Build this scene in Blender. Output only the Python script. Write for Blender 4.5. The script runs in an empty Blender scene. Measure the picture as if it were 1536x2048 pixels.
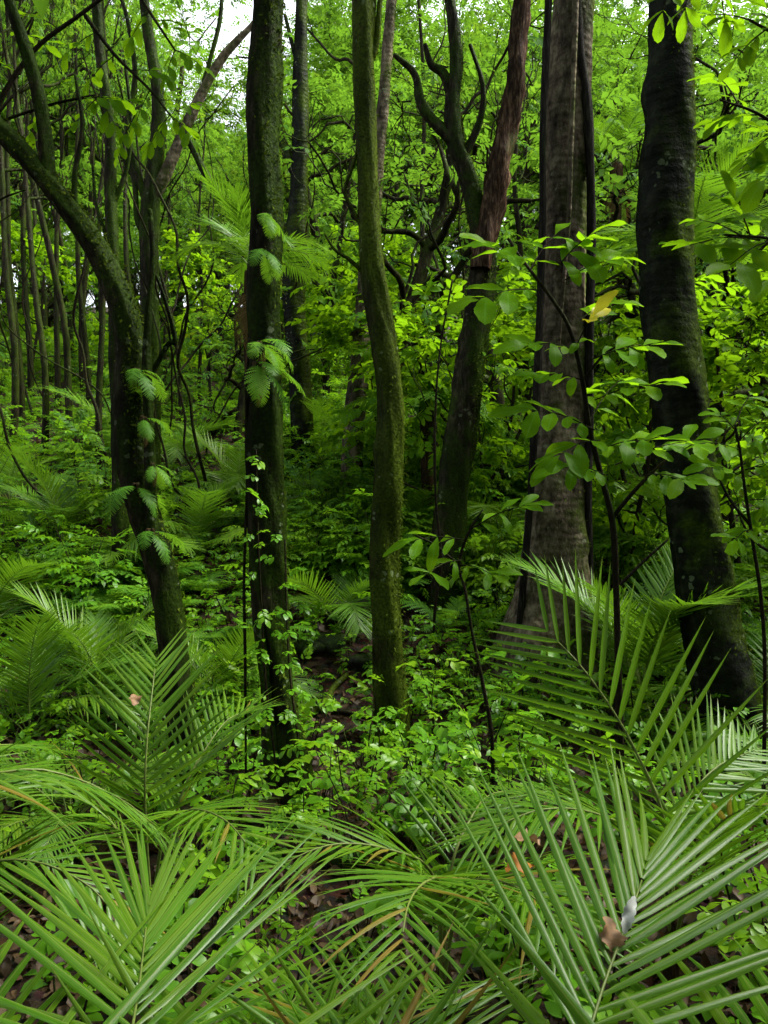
import bpy, math, random
import numpy as np
from mathutils import Matrix, Vector

# ------------------------------------------------------------------ camera, world, sun, exposure
SC = bpy.context.scene
COL = SC.collection
CAM_H = 1.6
FOC = 1507.0                      # focal length in photo pixels (1536 x 2048)
cam_d = bpy.data.cameras.new('camera')
cam = bpy.data.objects.new('camera', cam_d)
COL.objects.link(cam)
cam.location = (0, 0, CAM_H)
cam.rotation_euler = (math.radians(90), 0, 0)
cam_d.sensor_fit = 'HORIZONTAL'
cam_d.sensor_width = 36
cam_d.lens = 36 * FOC / 1536
cam_d.clip_start = 0.02
cam_d.clip_end = 500
SC.camera = cam

SUN_EL, SUN_AZ = math.radians(54), math.radians(72)     # azimuth from +Y towards +X: behind the trees, to the right
world = bpy.data.worlds.new('World')
SC.world = world
world.use_nodes = True
wn = world.node_tree
bg = wn.nodes['Background']
sky = wn.nodes.new('ShaderNodeTexSky')
sky.sky_type = 'NISHITA'
sky.sun_disc = False
sky.sun_elevation = SUN_EL
sky.sun_rotation = SUN_AZ
sky.air_density = 1.0
sky.dust_density = 4.0
hs = wn.nodes.new('ShaderNodeHueSaturation')
hs.inputs['Saturation'].default_value = 0.25            # overcast: nearly white sky
wn.links.new(sky.outputs[0], hs.inputs['Color'])
wn.links.new(hs.outputs[0], bg.inputs['Color'])
bg.inputs['Strength'].default_value = 0.075
sun_d = bpy.data.lights.new('sun', 'SUN')
sun_d.energy = 1.5
sun_d.angle = math.radians(24)
sun_d.color = (1.0, 0.97, 0.9)
sun = bpy.data.objects.new('sun', sun_d)
COL.objects.link(sun)
sd = Vector((math.sin(SUN_AZ) * math.cos(SUN_EL), math.cos(SUN_AZ) * math.cos(SUN_EL), math.sin(SUN_EL)))
sun.rotation_euler = sd.to_track_quat('Z', 'Y').to_euler()
sun.location = (0, 0, 30)
SC.view_settings.view_transform = 'Standard'
SC.view_settings.look = 'None'
SC.view_settings.gamma = 1
SC.view_settings.exposure = 3.15
SC.view_settings.use_curve_mapping = False
SC.render.engine = 'CYCLES'
cy = SC.cycles
cy.max_bounces = 6
cy.diffuse_bounces = 4
cy.glossy_bounces = 2
cy.transmission_bounces = 4
cy.transparent_max_bounces = 4
cy.caustics_reflective = False
cy.caustics_refractive = False
cy.use_denoising = True

rng = np.random.default_rng(11)
random.seed(11)


# ------------------------------------------------------------------ helpers
def P(px, py, d):
    """photo pixel at distance d along the view axis -> world point"""
    return np.array([(px - 768) / FOC * d, d, CAM_H - (py - 1024) / FOC * d])


def ground(x, y):
    x = np.asarray(x, float); y = np.asarray(y, float)
    s = 0.37 - 0.06 * np.tanh((x - 1.0) / 2.0)
    t = y - 5.4
    soft = 0.5 * (t + np.sqrt(t * t + 0.8))
    t2 = y - 14.0
    far = 0.5 * (t2 + np.sqrt(t2 * t2 + 4))
    z = s * soft - (s - 0.29) * far
    z = z - 0.07 * 0.5
    z = z + 0.06 * np.sin(1.7 * x + 0.9 * y) * np.sin(1.3 * y - 0.6 * x + 1.0) + 0.03 * np.sin(4.1 * x + 1) * np.sin(3.7 * y)
    z = z + 0.35 * np.clip(-(y + 3) / 6, 0, 3)
    return z


def gz(x, y):
    return float(ground(x, y))


def nrm(v):
    v = np.asarray(v, float)
    return v / (np.linalg.norm(v, axis=-1, keepdims=True) + 1e-12)


class Geo:
    """arrays of one mesh: verts, tris, quads, per-vertex (across, along, random)"""
    def __init__(self):
        self.v, self.t, self.q, self.a, self.n = [], [], [], [], 0

    def add(self, v, t=None, q=None, a=None):
        v = np.asarray(v, float)
        self.v.append(v)
        self.a.append(np.zeros((len(v), 3)) if a is None else np.asarray(a, float))
        if t is not None and len(t): self.t.append(np.asarray(t, int) + self.n)
        if q is not None and len(q): self.q.append(np.asarray(q, int) + self.n)
        self.n += len(v)

    def arrays(self):
        v = np.concatenate(self.v); a = np.concatenate(self.a)
        t = np.concatenate(self.t) if self.t else np.zeros((0, 3), int)
        q = np.concatenate(self.q) if self.q else np.zeros((0, 4), int)
        return v, t, q, a

    def inst(self, tpl, M, pos, rnd=None):
        """copies of template (v,t,q,a): M (N,3,3) with columns = local axes (scaled), pos (N,3)"""
        v, t, q, a = tpl
        N, k = len(pos), len(v)
        V = np.einsum('nij,kj->nki', M, v) + np.asarray(pos)[:, None, :]
        A = np.repeat(a[None], N, 0)
        if rnd is not None:
            A[:, :, 2] = np.clip(np.asarray(rnd)[:, None] + (A[:, :, 2] - 0.5) * 0.5, 0, 1)
        off = (np.arange(N) * k)[:, None, None]
        self.add(V.reshape(-1, 3), (t[None] + off).reshape(-1, 3) if len(t) else None,
                 (q[None] + off).reshape(-1, 4) if len(q) else None, A.reshape(-1, 3))

    def mesh(self, name, mats, smooth=True):
        v, t, q, a = self.arrays()
        me = bpy.data.meshes.new(name)
        me.vertices.add(len(v)); me.vertices.foreach_set('co', v.astype('f').ravel())
        loops = np.concatenate([t.ravel(), q.ravel()]).astype('i')
        me.loops.add(len(loops)); me.loops.foreach_set('vertex_index', loops)
        tot = np.concatenate([np.full(len(t), 3), np.full(len(q), 4)]).astype('i')
        st = np.concatenate([[0], np.cumsum(tot)[:-1]]).astype('i') if len(tot) else tot
        me.polygons.add(len(tot)); me.polygons.foreach_set('loop_start', st); me.polygons.foreach_set('loop_total', tot)
        if smooth: me.polygons.foreach_set('use_smooth', np.ones(len(tot), bool))
        at = me.attributes.new('leaf', 'FLOAT_VECTOR', 'POINT')
        at.data.foreach_set('vector', a.astype('f').ravel())
        me.update(calc_edges=True)
        for m in (mats if isinstance(mats, (list, tuple)) else [mats]): me.materials.append(m)
        return me


def link(name, me, parent=None, loc=(0, 0, 0)):
    o = bpy.data.objects.new(name, me)
    COL.objects.link(o)
    o.location = loc
    if parent is not None: o.parent = parent
    return o


def tag(o, label, cat, group=None):
    o['label'] = label
    o['category'] = cat
    if group: o['group'] = group
    return o


def thing(name, label, cat, loc, group=None, rz=0.0, s=1.0):
    o = bpy.data.objects.new(name, None)
    COL.objects.link(o)
    o.empty_display_size = 0.1
    o.location = loc
    o.rotation_euler = (0, 0, rz)
    o.scale = (s, s, s)
    return tag(o, label, cat, group)


def stuff(o):
    o['kind'] = 'stuff'
    return o


def catmull(pts, vals, n):
    pts = np.asarray(pts, float); vals = np.asarray(vals, float)
    k = len(pts)
    if k == 2:
        u = np.linspace(0, 1, n)[:, None]
        return pts[0] * (1 - u) + pts[1] * u, vals[0] * (1 - u[:, 0]) + vals[1] * u[:, 0]
    seg = np.linalg.norm(np.diff(pts, axis=0), axis=1); s = np.concatenate([[0], np.cumsum(seg)])
    u = np.linspace(0, s[-1], n)
    i = np.clip(np.searchsorted(s, u, 'right') - 1, 0, k - 2)
    f = ((u - s[i]) / np.maximum(seg[i], 1e-9))
    A = np.concatenate([pts, vals[:, None]], 1)
    ext = np.concatenate([[2 * A[0] - A[1]], A, [2 * A[-1] - A[-2]]])
    p0, p1, p2, p3 = ext[i], ext[i + 1], ext[i + 2], ext[i + 3]
    f = f[:, None]
    r = 0.5 * (2 * p1 + (p2 - p0) * f + (2 * p0 - 5 * p1 + 4 * p2 - p3) * f ** 2 + (3 * p1 - p0 - 3 * p2 + p3) * f ** 3)
    return r[:, :3], np.maximum(r[:, 3], vals.min() * 0.8)


def tube(g, pts, rad, sides=8, n=None, rough=0.0, seed=0, bumps=(), flare=0.0, fine=0.0):
    """tapered tube through points, with uneven bark; bumps = (height along 0..1, angle, size, amount)"""
    pts = np.asarray(pts, float)
    rad = np.asarray(rad, float)
    n = n or max(2, len(pts) * 3)
    C, R = catmull(pts, rad, n)
    T = nrm(np.gradient(C, axis=0))
    X = np.zeros_like(C)
    x = np.cross(T[0], [0, 1, 0.01]); x = x / np.linalg.norm(x)
    for i in range(n):
        x = x - T[i] * np.dot(x, T[i]); x = x / np.linalg.norm(x); X[i] = x
    Y = np.cross(T, X)
    th = np.linspace(0, 2 * np.pi, sides, endpoint=False)
    r = np.repeat(R[:, None], sides, 1)
    hh = np.concatenate([[0], np.cumsum(np.linalg.norm(np.diff(C, axis=0), axis=1))])[:, None]
    if rough:
        q = np.random.default_rng(seed)
        d = np.zeros_like(r)
        for k in range(14):
            m = q.integers(1, 6); w = q.uniform(0.8, 9); a = q.uniform(0.3, 1) / (1 + 0.18 * w + 0.15 * m)
            d += a * np.sin(m * th[None] + w * hh + q.uniform(0, 6.3))
        if fine:
            for k in range(16):
                m = q.integers(4, 15); w = q.uniform(3, 34); a = q.uniform(0.1, 0.32)
                d += fine * a * np.sin(m * th[None] + w * hh + q.uniform(0, 6.3)) * (0.6 + 0.6 * np.sin(q.uniform(0.5, 2) * hh + q.uniform(0, 6.3)))
        r = r * (1 + rough * d)
    if flare:
        lob = 1 + 0.5 * np.sin(3 * th[None] + seed) + 0.35 * np.sin(5 * th[None] + 2.1 * seed)
        r = r * (1 + flare * np.exp(-hh / (3.2 * R[0])) * lob)
    for (h0, a0, sz, am) in bumps:
        dth = np.angle(np.exp(1j * (th[None] - a0)))
        r = r + am * np.exp(-((hh / hh[-1] - h0) * hh[-1] / sz) ** 2 - (dth * R[:, None] / sz) ** 2)
    V = C[:, None] + r[..., None] * (np.cos(th)[None, :, None] * X[:, None] + np.sin(th)[None, :, None] * Y[:, None])
    i = np.arange(n - 1)[:, None] * sides; j = np.arange(sides)[None]; j2 = (j + 1) % sides
    Q = np.stack([i + j, i + j2, i + sides + j2, i + sides + j], -1).reshape(-1, 4)
    V = V.reshape(-1, 3)
    a = np.zeros((len(V), 3)); a[:, 1] = np.repeat(np.linspace(0, 1, n), sides); a[:, 2] = 0.5
    V = np.concatenate([V, C[-1:] + T[-1:] * R[-1]])
    a = np.concatenate([a, [[0, 1, 0.5]]])
    b = (n - 1) * sides
    Tn = np.stack([b + np.arange(sides), b + (np.arange(sides) + 1) % sides, np.full(sides, len(V) - 1)], -1)
    g.add(V, Tn, Q, a)
    return C, R


# ------------------------------------------------------------------ materials
def nd(nt, t, **kw):
    n = nt.nodes.new(t)
    for k, v in kw.items(): setattr(n, k, v)
    return n


def ramp(nt, fac, stops):
    r = nt.nodes.new('ShaderNodeValToRGB')
    while len(r.color_ramp.elements) < len(stops): r.color_ramp.elements.new(0.5)
    for e, (p, c) in zip(r.color_ramp.elements, stops):
        e.position = p
        e.color = (c[0], c[1], c[2], 1) if not isinstance(c, (int, float)) else (c, c, c, 1)
    nt.links.new(fac, r.inputs[0])
    return r.outputs[0]


def leaf_mat(name, stops, trans=(0.25, 0.5, 0.02), tf=0.42, rough=0.4, spec=0.5, rib=None, rib_w=0.10, nscale=30, blotch=0.35, veins=False, tip=None, par=False):
    m = bpy.data.materials.new(name); m.use_nodes = True
    nt = m.node_tree; L = nt.links
    nt.nodes.remove(nt.nodes['Principled BSDF'])
    at = nd(nt, 'ShaderNodeAttribute', attribute_name='leaf')
    sp = nd(nt, 'ShaderNodeSeparateXYZ'); L.new(at.outputs['Vector'], sp.inputs[0])
    oi = nd(nt, 'ShaderNodeObjectInfo')
    ad = nd(nt, 'ShaderNodeMath', operation='MULTIPLY_ADD'); L.new(oi.outputs['Random'], ad.inputs[0]); ad.inputs[1].default_value = 0.5
    su = nd(nt, 'ShaderNodeMath', operation='MULTIPLY'); L.new(sp.outputs['Z'], su.inputs[0]); su.inputs[1].default_value = 0.52
    L.new(su.outputs[0], ad.inputs[2])
    tc = nd(nt, 'ShaderNodeTexCoord')
    no = nd(nt, 'ShaderNodeTexNoise'); no.inputs['Scale'].default_value = nscale; no.inputs['Detail'].default_value = 3
    L.new(tc.outputs['Object'], no.inputs['Vector'])
    col = ramp(nt, ad.outputs[0], stops)
    mx = nd(nt, 'ShaderNodeMix', data_type='RGBA', blend_type='MULTIPLY'); mx.inputs['Factor'].default_value = blotch
    L.new(col, mx.inputs['A'])
    bl = ramp(nt, no.outputs['Fac'], [(0.3, (0.45, 0.5, 0.5)), (0.65, (1.25, 1.2, 1.1))])
    L.new(bl, mx.inputs['B'])
    colour = mx.outputs['Result']
    if veins:
        ab0 = nd(nt, 'ShaderNodeMath', operation='ABSOLUTE'); L.new(sp.outputs['X'], ab0.inputs[0])
        m1 = nd(nt, 'ShaderNodeMath', operation='MULTIPLY'); L.new(ab0.outputs[0], m1.inputs[0]); m1.inputs[1].default_value = -18
        m2v = nd(nt, 'ShaderNodeMath', operation='MULTIPLY_ADD'); L.new(sp.outputs['Y'], m2v.inputs[0]); m2v.inputs[1].default_value = 62; L.new(m1.outputs[0], m2v.inputs[2])
        sn = nd(nt, 'ShaderNodeMath', operation='SINE'); L.new(m2v.outputs[0], sn.inputs[0])
        vf = ramp(nt, sn.outputs[0], [(0.0, (1.0, 1.0, 1.0)), (0.8, (0.9, 0.9, 0.9)), (1.0, (0.55, 0.6, 0.6))])
        mv = nd(nt, 'ShaderNodeMix', data_type='RGBA', blend_type='MULTIPLY'); mv.inputs['Factor'].default_value = 0.8
        L.new(colour, mv.inputs['A']); L.new(vf, mv.inputs['B']); colour = mv.outputs['Result']
    if par:
        mp_ = nd(nt, 'ShaderNodeMath', operation='MULTIPLY'); L.new(sp.outputs['X'], mp_.inputs[0]); mp_.inputs[1].default_value = 17
        sn_ = nd(nt, 'ShaderNodeMath', operation='SINE'); L.new(mp_.outputs[0], sn_.inputs[0])
        pf = ramp(nt, sn_.outputs[0], [(0.0, (0.8, 0.82, 0.8)), (1.0, (1.12, 1.1, 1.1))])
        mq = nd(nt, 'ShaderNodeMix', data_type='RGBA', blend_type='MULTIPLY'); mq.inputs['Factor'].default_value = 1
        L.new(colour, mq.inputs['A']); L.new(pf, mq.inputs['B']); colour = mq.outputs['Result']
    if tip:
        tf_ = ramp(nt, sp.outputs['Y'], [(0.9, 0.0), (0.99, 0.85)])
        mt = nd(nt, 'ShaderNodeMix', data_type='RGBA'); L.new(tf_, mt.inputs['Factor']); L.new(colour, mt.inputs['A']); mt.inputs['B'].default_value = (*tip, 1)
        colour = mt.outputs['Result']
    if rib:
        ab = nd(nt, 'ShaderNodeMath', operation='ABSOLUTE'); L.new(sp.outputs['X'], ab.inputs[0])
        rf = ramp(nt, ab.outputs[0], [(0.0, 1.0), (rib_w, 0.55), (rib_w * 1.6, 0.0)])
        m2 = nd(nt, 'ShaderNodeMix', data_type='RGBA'); L.new(rf, m2.inputs['Factor']); L.new(colour, m2.inputs['A'])
        m2.inputs['B'].default_value = (*rib, 1)
        colour = m2.outputs['Result']
    pb = nd(nt, 'ShaderNodeBsdfPrincipled')
    L.new(colour, pb.inputs['Base Color'])
    pb.inputs['Roughness'].default_value = 0.8
    pb.inputs['Specular IOR Level'].default_value = 0.0
    gl = nd(nt, 'ShaderNodeBsdfGlossy'); gl.inputs['Roughness'].default_value = rough
    gm = nd(nt, 'ShaderNodeMixShader'); gm.inputs[0].default_value = spec * 0.05
    L.new(pb.outputs[0], gm.inputs[1]); L.new(gl.outputs[0], gm.inputs[2])
    tr = nd(nt, 'ShaderNodeBsdfTranslucent')
    tm = nd(nt, 'ShaderNodeMix', data_type='RGBA'); tm.inputs['Factor'].default_value = 0.55
    L.new(colour, tm.inputs['A']); tm.inputs['B'].default_value = (*trans, 1)
    L.new(tm.outputs['Result'], tr.inputs['Color'])
    ms = nd(nt, 'ShaderNodeMixShader'); ms.inputs[0].default_value = tf
    L.new(gm.outputs[0], ms.inputs[1]); L.new(tr.outputs[0], ms.inputs[2])
    bp = nd(nt, 'ShaderNodeBump'); bp.inputs['Strength'].default_value = 0.15; bp.inputs['Distance'].default_value = 0.004
    L.new(no.outputs['Fac'], bp.inputs['Height']); L.new(bp.outputs[0], pb.inputs['Normal']); L.new(bp.outputs[0], gl.inputs['Normal'])
    L.new(ms.outputs[0], nt.nodes['Material Output'].inputs[0])
    return m


def bark_mat(name, dark, mid, light, moss, moss_amt=0.5, lichen=0.0, streak=3.0, rough=0.85, scale=9, spec=0.08, ring=0.0):
    m = bpy.data.materials.new(name); m.use_nodes = True
    nt = m.node_tree; L = nt.links
    pb = nt.nodes['Principled BSDF']
    tc = nd(nt, 'ShaderNodeTexCoord')
    mp = nd(nt, 'ShaderNodeMapping'); mp.inputs['Scale'].default_value = (streak, streak, 1)
    L.new(tc.outputs['Object'], mp.inputs['Vector'])
    n1 = nd(nt, 'ShaderNodeTexNoise'); n1.inputs['Scale'].default_value = scale; n1.inputs['Detail'].default_value = 8; n1.inputs['Roughness'].default_value = 0.65
    L.new(mp.outputs[0], n1.inputs['Vector'])
    base = ramp(nt, n1.outputs['Fac'], [(0.32, dark), (0.5, mid), (0.7, light)])
    n2 = nd(nt, 'ShaderNodeTexNoise'); n2.inputs['Scale'].default_value = 2.3; n2.inputs['Detail'].default_value = 7; n2.inputs['Roughness'].default_value = 0.7
    L.new(tc.outputs['Object'], n2.inputs['Vector'])
    ge = nd(nt, 'ShaderNodeNewGeometry')
    sx = nd(nt, 'ShaderNodeSeparateXYZ'); L.new(ge.outputs['Normal'], sx.inputs[0])
    md = nd(nt, 'ShaderNodeMath', operation='MULTIPLY_ADD'); L.new(sx.outputs['X'], md.inputs[0]); md.inputs[1].default_value = 0.10
    L.new(n2.outputs['Fac'], md.inputs[2])
    mz = nd(nt, 'ShaderNodeMath', operation='MULTIPLY_ADD'); L.new(sx.outputs['Z'], mz.inputs[0]); mz.inputs[1].default_value = 0.15
    L.new(md.outputs[0], mz.inputs[2])
    mf = ramp(nt, mz.outputs[0], [(0.62 - 0.35 * moss_amt, 0.0), (0.76 - 0.35 * moss_amt, 0.9)])
    n3 = nd(nt, 'ShaderNodeTexNoise'); n3.inputs['Scale'].default_value = 60; n3.inputs['Detail'].default_value = 4
    L.new(tc.outputs['Object'], n3.inputs['Vector'])
    mc = ramp(nt, n3.outputs['Fac'], [(0.3, tuple(c * 0.35 for c in moss)), (0.62, moss), (0.8, tuple(c * 1.7 for c in moss))])
    mx = nd(nt, 'ShaderNodeMix', data_type='RGBA'); L.new(mf, mx.inputs['Factor']); L.new(base, mx.inputs['A']); L.new(mc, mx.inputs['B'])
    colour = mx.outputs['Result']
    n6 = nd(nt, 'ShaderNodeTexNoise'); n6.inputs['Scale'].default_value = 1.4; n6.inputs['Detail'].default_value = 6; n6.inputs['Roughness'].default_value = 0.65
    mp6 = nd(nt, 'ShaderNodeMapping'); mp6.inputs['Scale'].default_value = (2.2, 2.2, 0.8); mp6.inputs['Location'].default_value = (3, 1, 7)
    L.new(tc.outputs['Object'], mp6.inputs['Vector']); L.new(mp6.outputs[0], n6.inputs['Vector'])
    st6 = ramp(nt, n6.outputs['Fac'], [(0.36, (0.3, 0.3, 0.3)), (0.56, (1.0, 1.0, 1.0)), (0.7, (1.5, 1.45, 1.4))])
    mx6 = nd(nt, 'ShaderNodeMix', data_type='RGBA', blend_type='MULTIPLY'); mx6.inputs['Factor'].default_value = 0.85
    L.new(colour, mx6.inputs['A']); L.new(st6, mx6.inputs['B']); colour = mx6.outputs['Result']
    if lichen:
        vo = nd(nt, 'ShaderNodeTexVoronoi'); vo.inputs['Scale'].default_value = 14; vo.inputs['Randomness'].default_value = 1
        n4 = nd(nt, 'ShaderNodeTexNoise'); n4.inputs['Scale'].default_value = 25
        L.new(tc.outputs['Object'], n4.inputs['Vector'])
        va = nd(nt, 'ShaderNodeVectorMath', operation='SCALE'); va.inputs['Scale'].default_value = 0.06
        L.new(n4.outputs['Color'], va.inputs[0])
        vv = nd(nt, 'ShaderNodeVectorMath', operation='ADD'); L.new(tc.outputs['Object'], vv.inputs[0]); L.new(va.outputs[0], vv.inputs[1])
        L.new(vv.outputs[0], vo.inputs['Vector'])
        n5 = nd(nt, 'ShaderNodeTexNoise'); n5.inputs['Scale'].default_value = 3.1; n5.inputs['Detail'].default_value = 4
        L.new(tc.outputs['Object'], n5.inputs['Vector'])
        cl = ramp(nt, n5.outputs['Fac'], [(0.48, 0.0), (0.66, 0.34)])
        sb = nd(nt, 'ShaderNodeMath', operation='SUBTRACT'); L.new(cl, sb.inputs[0]); L.new(vo.outputs['Distance'], sb.inputs[1])
        lf = ramp(nt, sb.outputs[0], [(0.0, 0.0), (0.07, lichen)])
        m3 = nd(nt, 'ShaderNodeMix', data_type='RGBA'); L.new(lf, m3.inputs['Factor']); L.new(colour, m3.inputs['A'])
        m3.inputs['B'].default_value = (0.16, 0.2, 0.12, 1)
        colour = m3.outputs['Result']
    L.new(colour, pb.inputs['Base Color'])
    pb.inputs['Roughness'].default_value = rough
    pb.inputs['Specular IOR Level'].default_value = 0.0
    gl = nd(nt, 'ShaderNodeBsdfGlossy'); gl.inputs['Roughness'].default_value = 0.35
    gm = nd(nt, 'ShaderNodeMixShader'); gm.inputs[0].default_value = spec * 0.05
    L.new(pb.outputs[0], gm.inputs[1]); L.new(gl.outputs[0], gm.inputs[2]); L.new(gm.outputs[0], nt.nodes['Material Output'].inputs[0])
    hsum = nd(nt, 'ShaderNodeMath', operation='MULTIPLY_ADD'); L.new(n3.outputs['Fac'], hsum.inputs[0]); hsum.inputs[1].default_value = 0.35
    L.new(n1.outputs['Fac'], hsum.inputs[2])
    if ring:
        wv = nd(nt, 'ShaderNodeTexWave', bands_direction='Z'); wv.inputs['Scale'].default_value = 5; wv.inputs['Distortion'].default_value = 6; wv.inputs['Detail'].default_value = 3
        L.new(tc.outputs['Object'], wv.inputs['Vector'])
        h2 = nd(nt, 'ShaderNodeMath', operation='MULTIPLY_ADD'); L.new(wv.outputs['Fac'], h2.inputs[0]); h2.inputs[1].default_value = ring
        L.new(hsum.outputs[0], h2.inputs[2]); hsum = h2
    bp = nd(nt, 'ShaderNodeBump'); bp.inputs['Strength'].default_value = 0.8; bp.inputs['Distance'].default_value = 0.02
    L.new(hsum.outputs[0], bp.inputs['Height']); L.new(bp.outputs[0], pb.inputs['Normal']); L.new(bp.outputs[0], gl.inputs['Normal'])
    return m


M = {}
M['palm'] = leaf_mat('palm_leaflet', [(0.0, (0.03, 0.1, 0.004)), (0.5, (0.06, 0.16, 0.006)), (1.0, (0.11, 0.19, 0.005))],
                     trans=(0.14, 0.30, 0.008), tf=0.33, rough=0.36, spec=0.5, rib=(0.12, 0.18, 0.03), rib_w=0.12, nscale=3, blotch=0.35, tip=(0.14, 0.12, 0.03), par=True)
M['palm_old'] = leaf_mat('palm_old_leaflet', [(0.0, (0.08, 0.11, 0.006)), (0.5, (0.15, 0.13, 0.012)), (1.0, (0.2, 0.12, 0.03))], trans=(0.22, 0.2, 0.02), tf=0.3, rough=0.5, spec=0.3, rib=(0.2, 0.14, 0.05), rib_w=0.12, nscale=3, blotch=0.7, tip=(0.16, 0.09, 0.03))
M['rachis'] = leaf_mat('palm_rachis', [(0.0, (0.07, 0.11, 0.02)), (1.0, (0.12, 0.15, 0.03))], tf=0.05, rough=0.45)
M['canopy'] = leaf_mat('canopy_leaf', [(0.0, (0.017, 0.062, 0.008)), (0.4, (0.036, 0.11, 0.009)), (0.8, (0.066, 0.148, 0.01)), (1.0, (0.12, 0.155, 0.012))],
                       trans=(0.15, 0.31, 0.015), tf=0.4, rough=0.5, spec=0.2)
M['broad'] = leaf_mat('broad_leaf', [(0.0, (0.036, 0.105, 0.003)), (0.5, (0.07, 0.17, 0.004)), (0.9, (0.11, 0.21, 0.005)), (1.0, (0.15, 0.2, 0.006))],
                      trans=(0.22, 0.42, 0.004), tf=0.52, rough=0.35, spec=0.1, rib=(0.08, 0.19, 0.02), rib_w=0.07, veins=True, blotch=0.5)
M['shrub'] = leaf_mat('shrub_leaf', [(0.0, (0.034, 0.115, 0.005)), (0.5, (0.075, 0.205, 0.007)), (1.0, (0.14, 0.26, 0.007))],
                      trans=(0.2, 0.42, 0.01), tf=0.42, rough=0.35, spec=0.4)
M['fern'] = leaf_mat('fern_frond', [(0.0, (0.035, 0.12, 0.007)), (0.6, (0.068, 0.19, 0.01)), (1.0, (0.11, 0.23, 0.012))],
                     trans=(0.2, 0.4, 0.015), tf=0.4, rough=0.5, spec=0.4)
M['dead'] = leaf_mat('dead_frond', [(0.0, (0.05, 0.035, 0.012)), (0.6, (0.11, 0.075, 0.025)), (1.0, (0.17, 0.11, 0.045))],
                     trans=(0.2, 0.11, 0.03), tf=0.2, rough=0.8, spec=0.2)
M['litter'] = leaf_mat('leaf_litter', [(0.0, (0.014, 0.009, 0.004)), (0.4, (0.04, 0.025, 0.01)), (0.8, (0.08, 0.05, 0.022)), (1.0, (0.18, 0.13, 0.07))],
                       trans=(0.15, 0.08, 0.03), tf=0.1, rough=0.55, spec=0.4)
M['orange_leaf'] = leaf_mat('orange_dry_leaf', [(0, (0.34, 0.13, 0.02)), (1, (0.4, 0.17, 0.03))], trans=(0.4, 0.15, 0.02), tf=0.25, rough=0.5, nscale=4, blotch=0.8)
M['tan_leaf'] = leaf_mat('tan_dry_leaf', [(0, (0.18, 0.1, 0.05)), (1, (0.22, 0.13, 0.065))], trans=(0.2, 0.11, 0.05), tf=0.15, rough=0.6, nscale=4, blotch=0.8)
M['grey_leaf'] = leaf_mat('pale_grey_leaf', [(0, (0.36, 0.38, 0.36)), (1, (0.4, 0.42, 0.4))], trans=(0.3, 0.32, 0.28), tf=0.1, rough=0.5, nscale=40)
M['yellow_leaf'] = leaf_mat('yellow_leaf', [(0, (0.3, 0.3, 0.015)), (1, (0.36, 0.32, 0.02))], trans=(0.5, 0.48, 0.01), tf=0.5, rough=0.4, nscale=40)
M['moss'] = leaf_mat('moss_tuft', [(0.0, (0.02, 0.035, 0.003)), (0.5, (0.04, 0.065, 0.004)), (1.0, (0.08, 0.11, 0.008))], trans=(0.06, 0.09, 0.005), tf=0.2, rough=0.7, spec=0.05)
M['twig'] = bark_mat('twig_bark', (0.008, 0.006, 0.004), (0.022, 0.017, 0.01), (0.045, 0.035, 0.02), (0.03, 0.05, 0.01), 0.2, scale=30)
M['bark'] = bark_mat('mossy_bark', (0.004, 0.0035, 0.002), (0.014, 0.012, 0.007), (0.05, 0.042, 0.028), (0.022, 0.045, 0.003), 0.6, 0.3)
M['bark_moss'] = bark_mat('green_moss_bark', (0.005, 0.005, 0.002), (0.018, 0.02, 0.005), (0.06, 0.06, 0.02), (0.05, 0.078, 0.006), 0.8, 0.45)
M['bark_dark'] = bark_mat('dark_wet_bark', (0.002, 0.003, 0.002), (0.006, 0.008, 0.004), (0.02, 0.024, 0.013), (0.035, 0.06, 0.002), 0.45, 0.4, streak=1.5, rough=0.6, spec=0.12, ring=0.12)
M['bark_grey'] = bark_mat('grey_bark', (0.014, 0.01, 0.007), (0.085, 0.068, 0.046), (0.2, 0.17, 0.12), (0.035, 0.055, 0.005), 0.35, 0.4, streak=2, ring=0.2)
M['bark_red'] = bark_mat('rotten_red_bark', (0.005, 0.003, 0.002), (0.03, 0.016, 0.009), (0.13, 0.09, 0.055), (0.03, 0.045, 0.01), 0.1, 0.0, streak=6, rough=0.85, scale=7)
M['bark_far'] = bark_mat('far_bark', (0.004, 0.003, 0.002), (0.016, 0.013, 0.007), (0.045, 0.038, 0.02), (0.028, 0.045, 0.005), 0.4, 0.3)
M['vine'] = bark_mat('black_vine_bark', (0.004, 0.004, 0.004), (0.012, 0.011, 0.009), (0.04, 0.036, 0.03), (0.02, 0.03, 0.01), 0.1, 0.0, streak=8, rough=0.5)
M['fibre'] = bark_mat('fibrous_brown_trunk', (0.01, 0.006, 0.003), (0.04, 0.025, 0.012), (0.1, 0.065, 0.03), (0.03, 0.05, 0.01), 0.15, 0.0, streak=5, rough=0.9, scale=14)
M['rock'] = bark_mat('mossy_rock', (0.012, 0.012, 0.011), (0.035, 0.034, 0.03), (0.08, 0.078, 0.07), (0.03, 0.055, 0.01), 0.55, 0.2, streak=1, rough=0.6)


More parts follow.
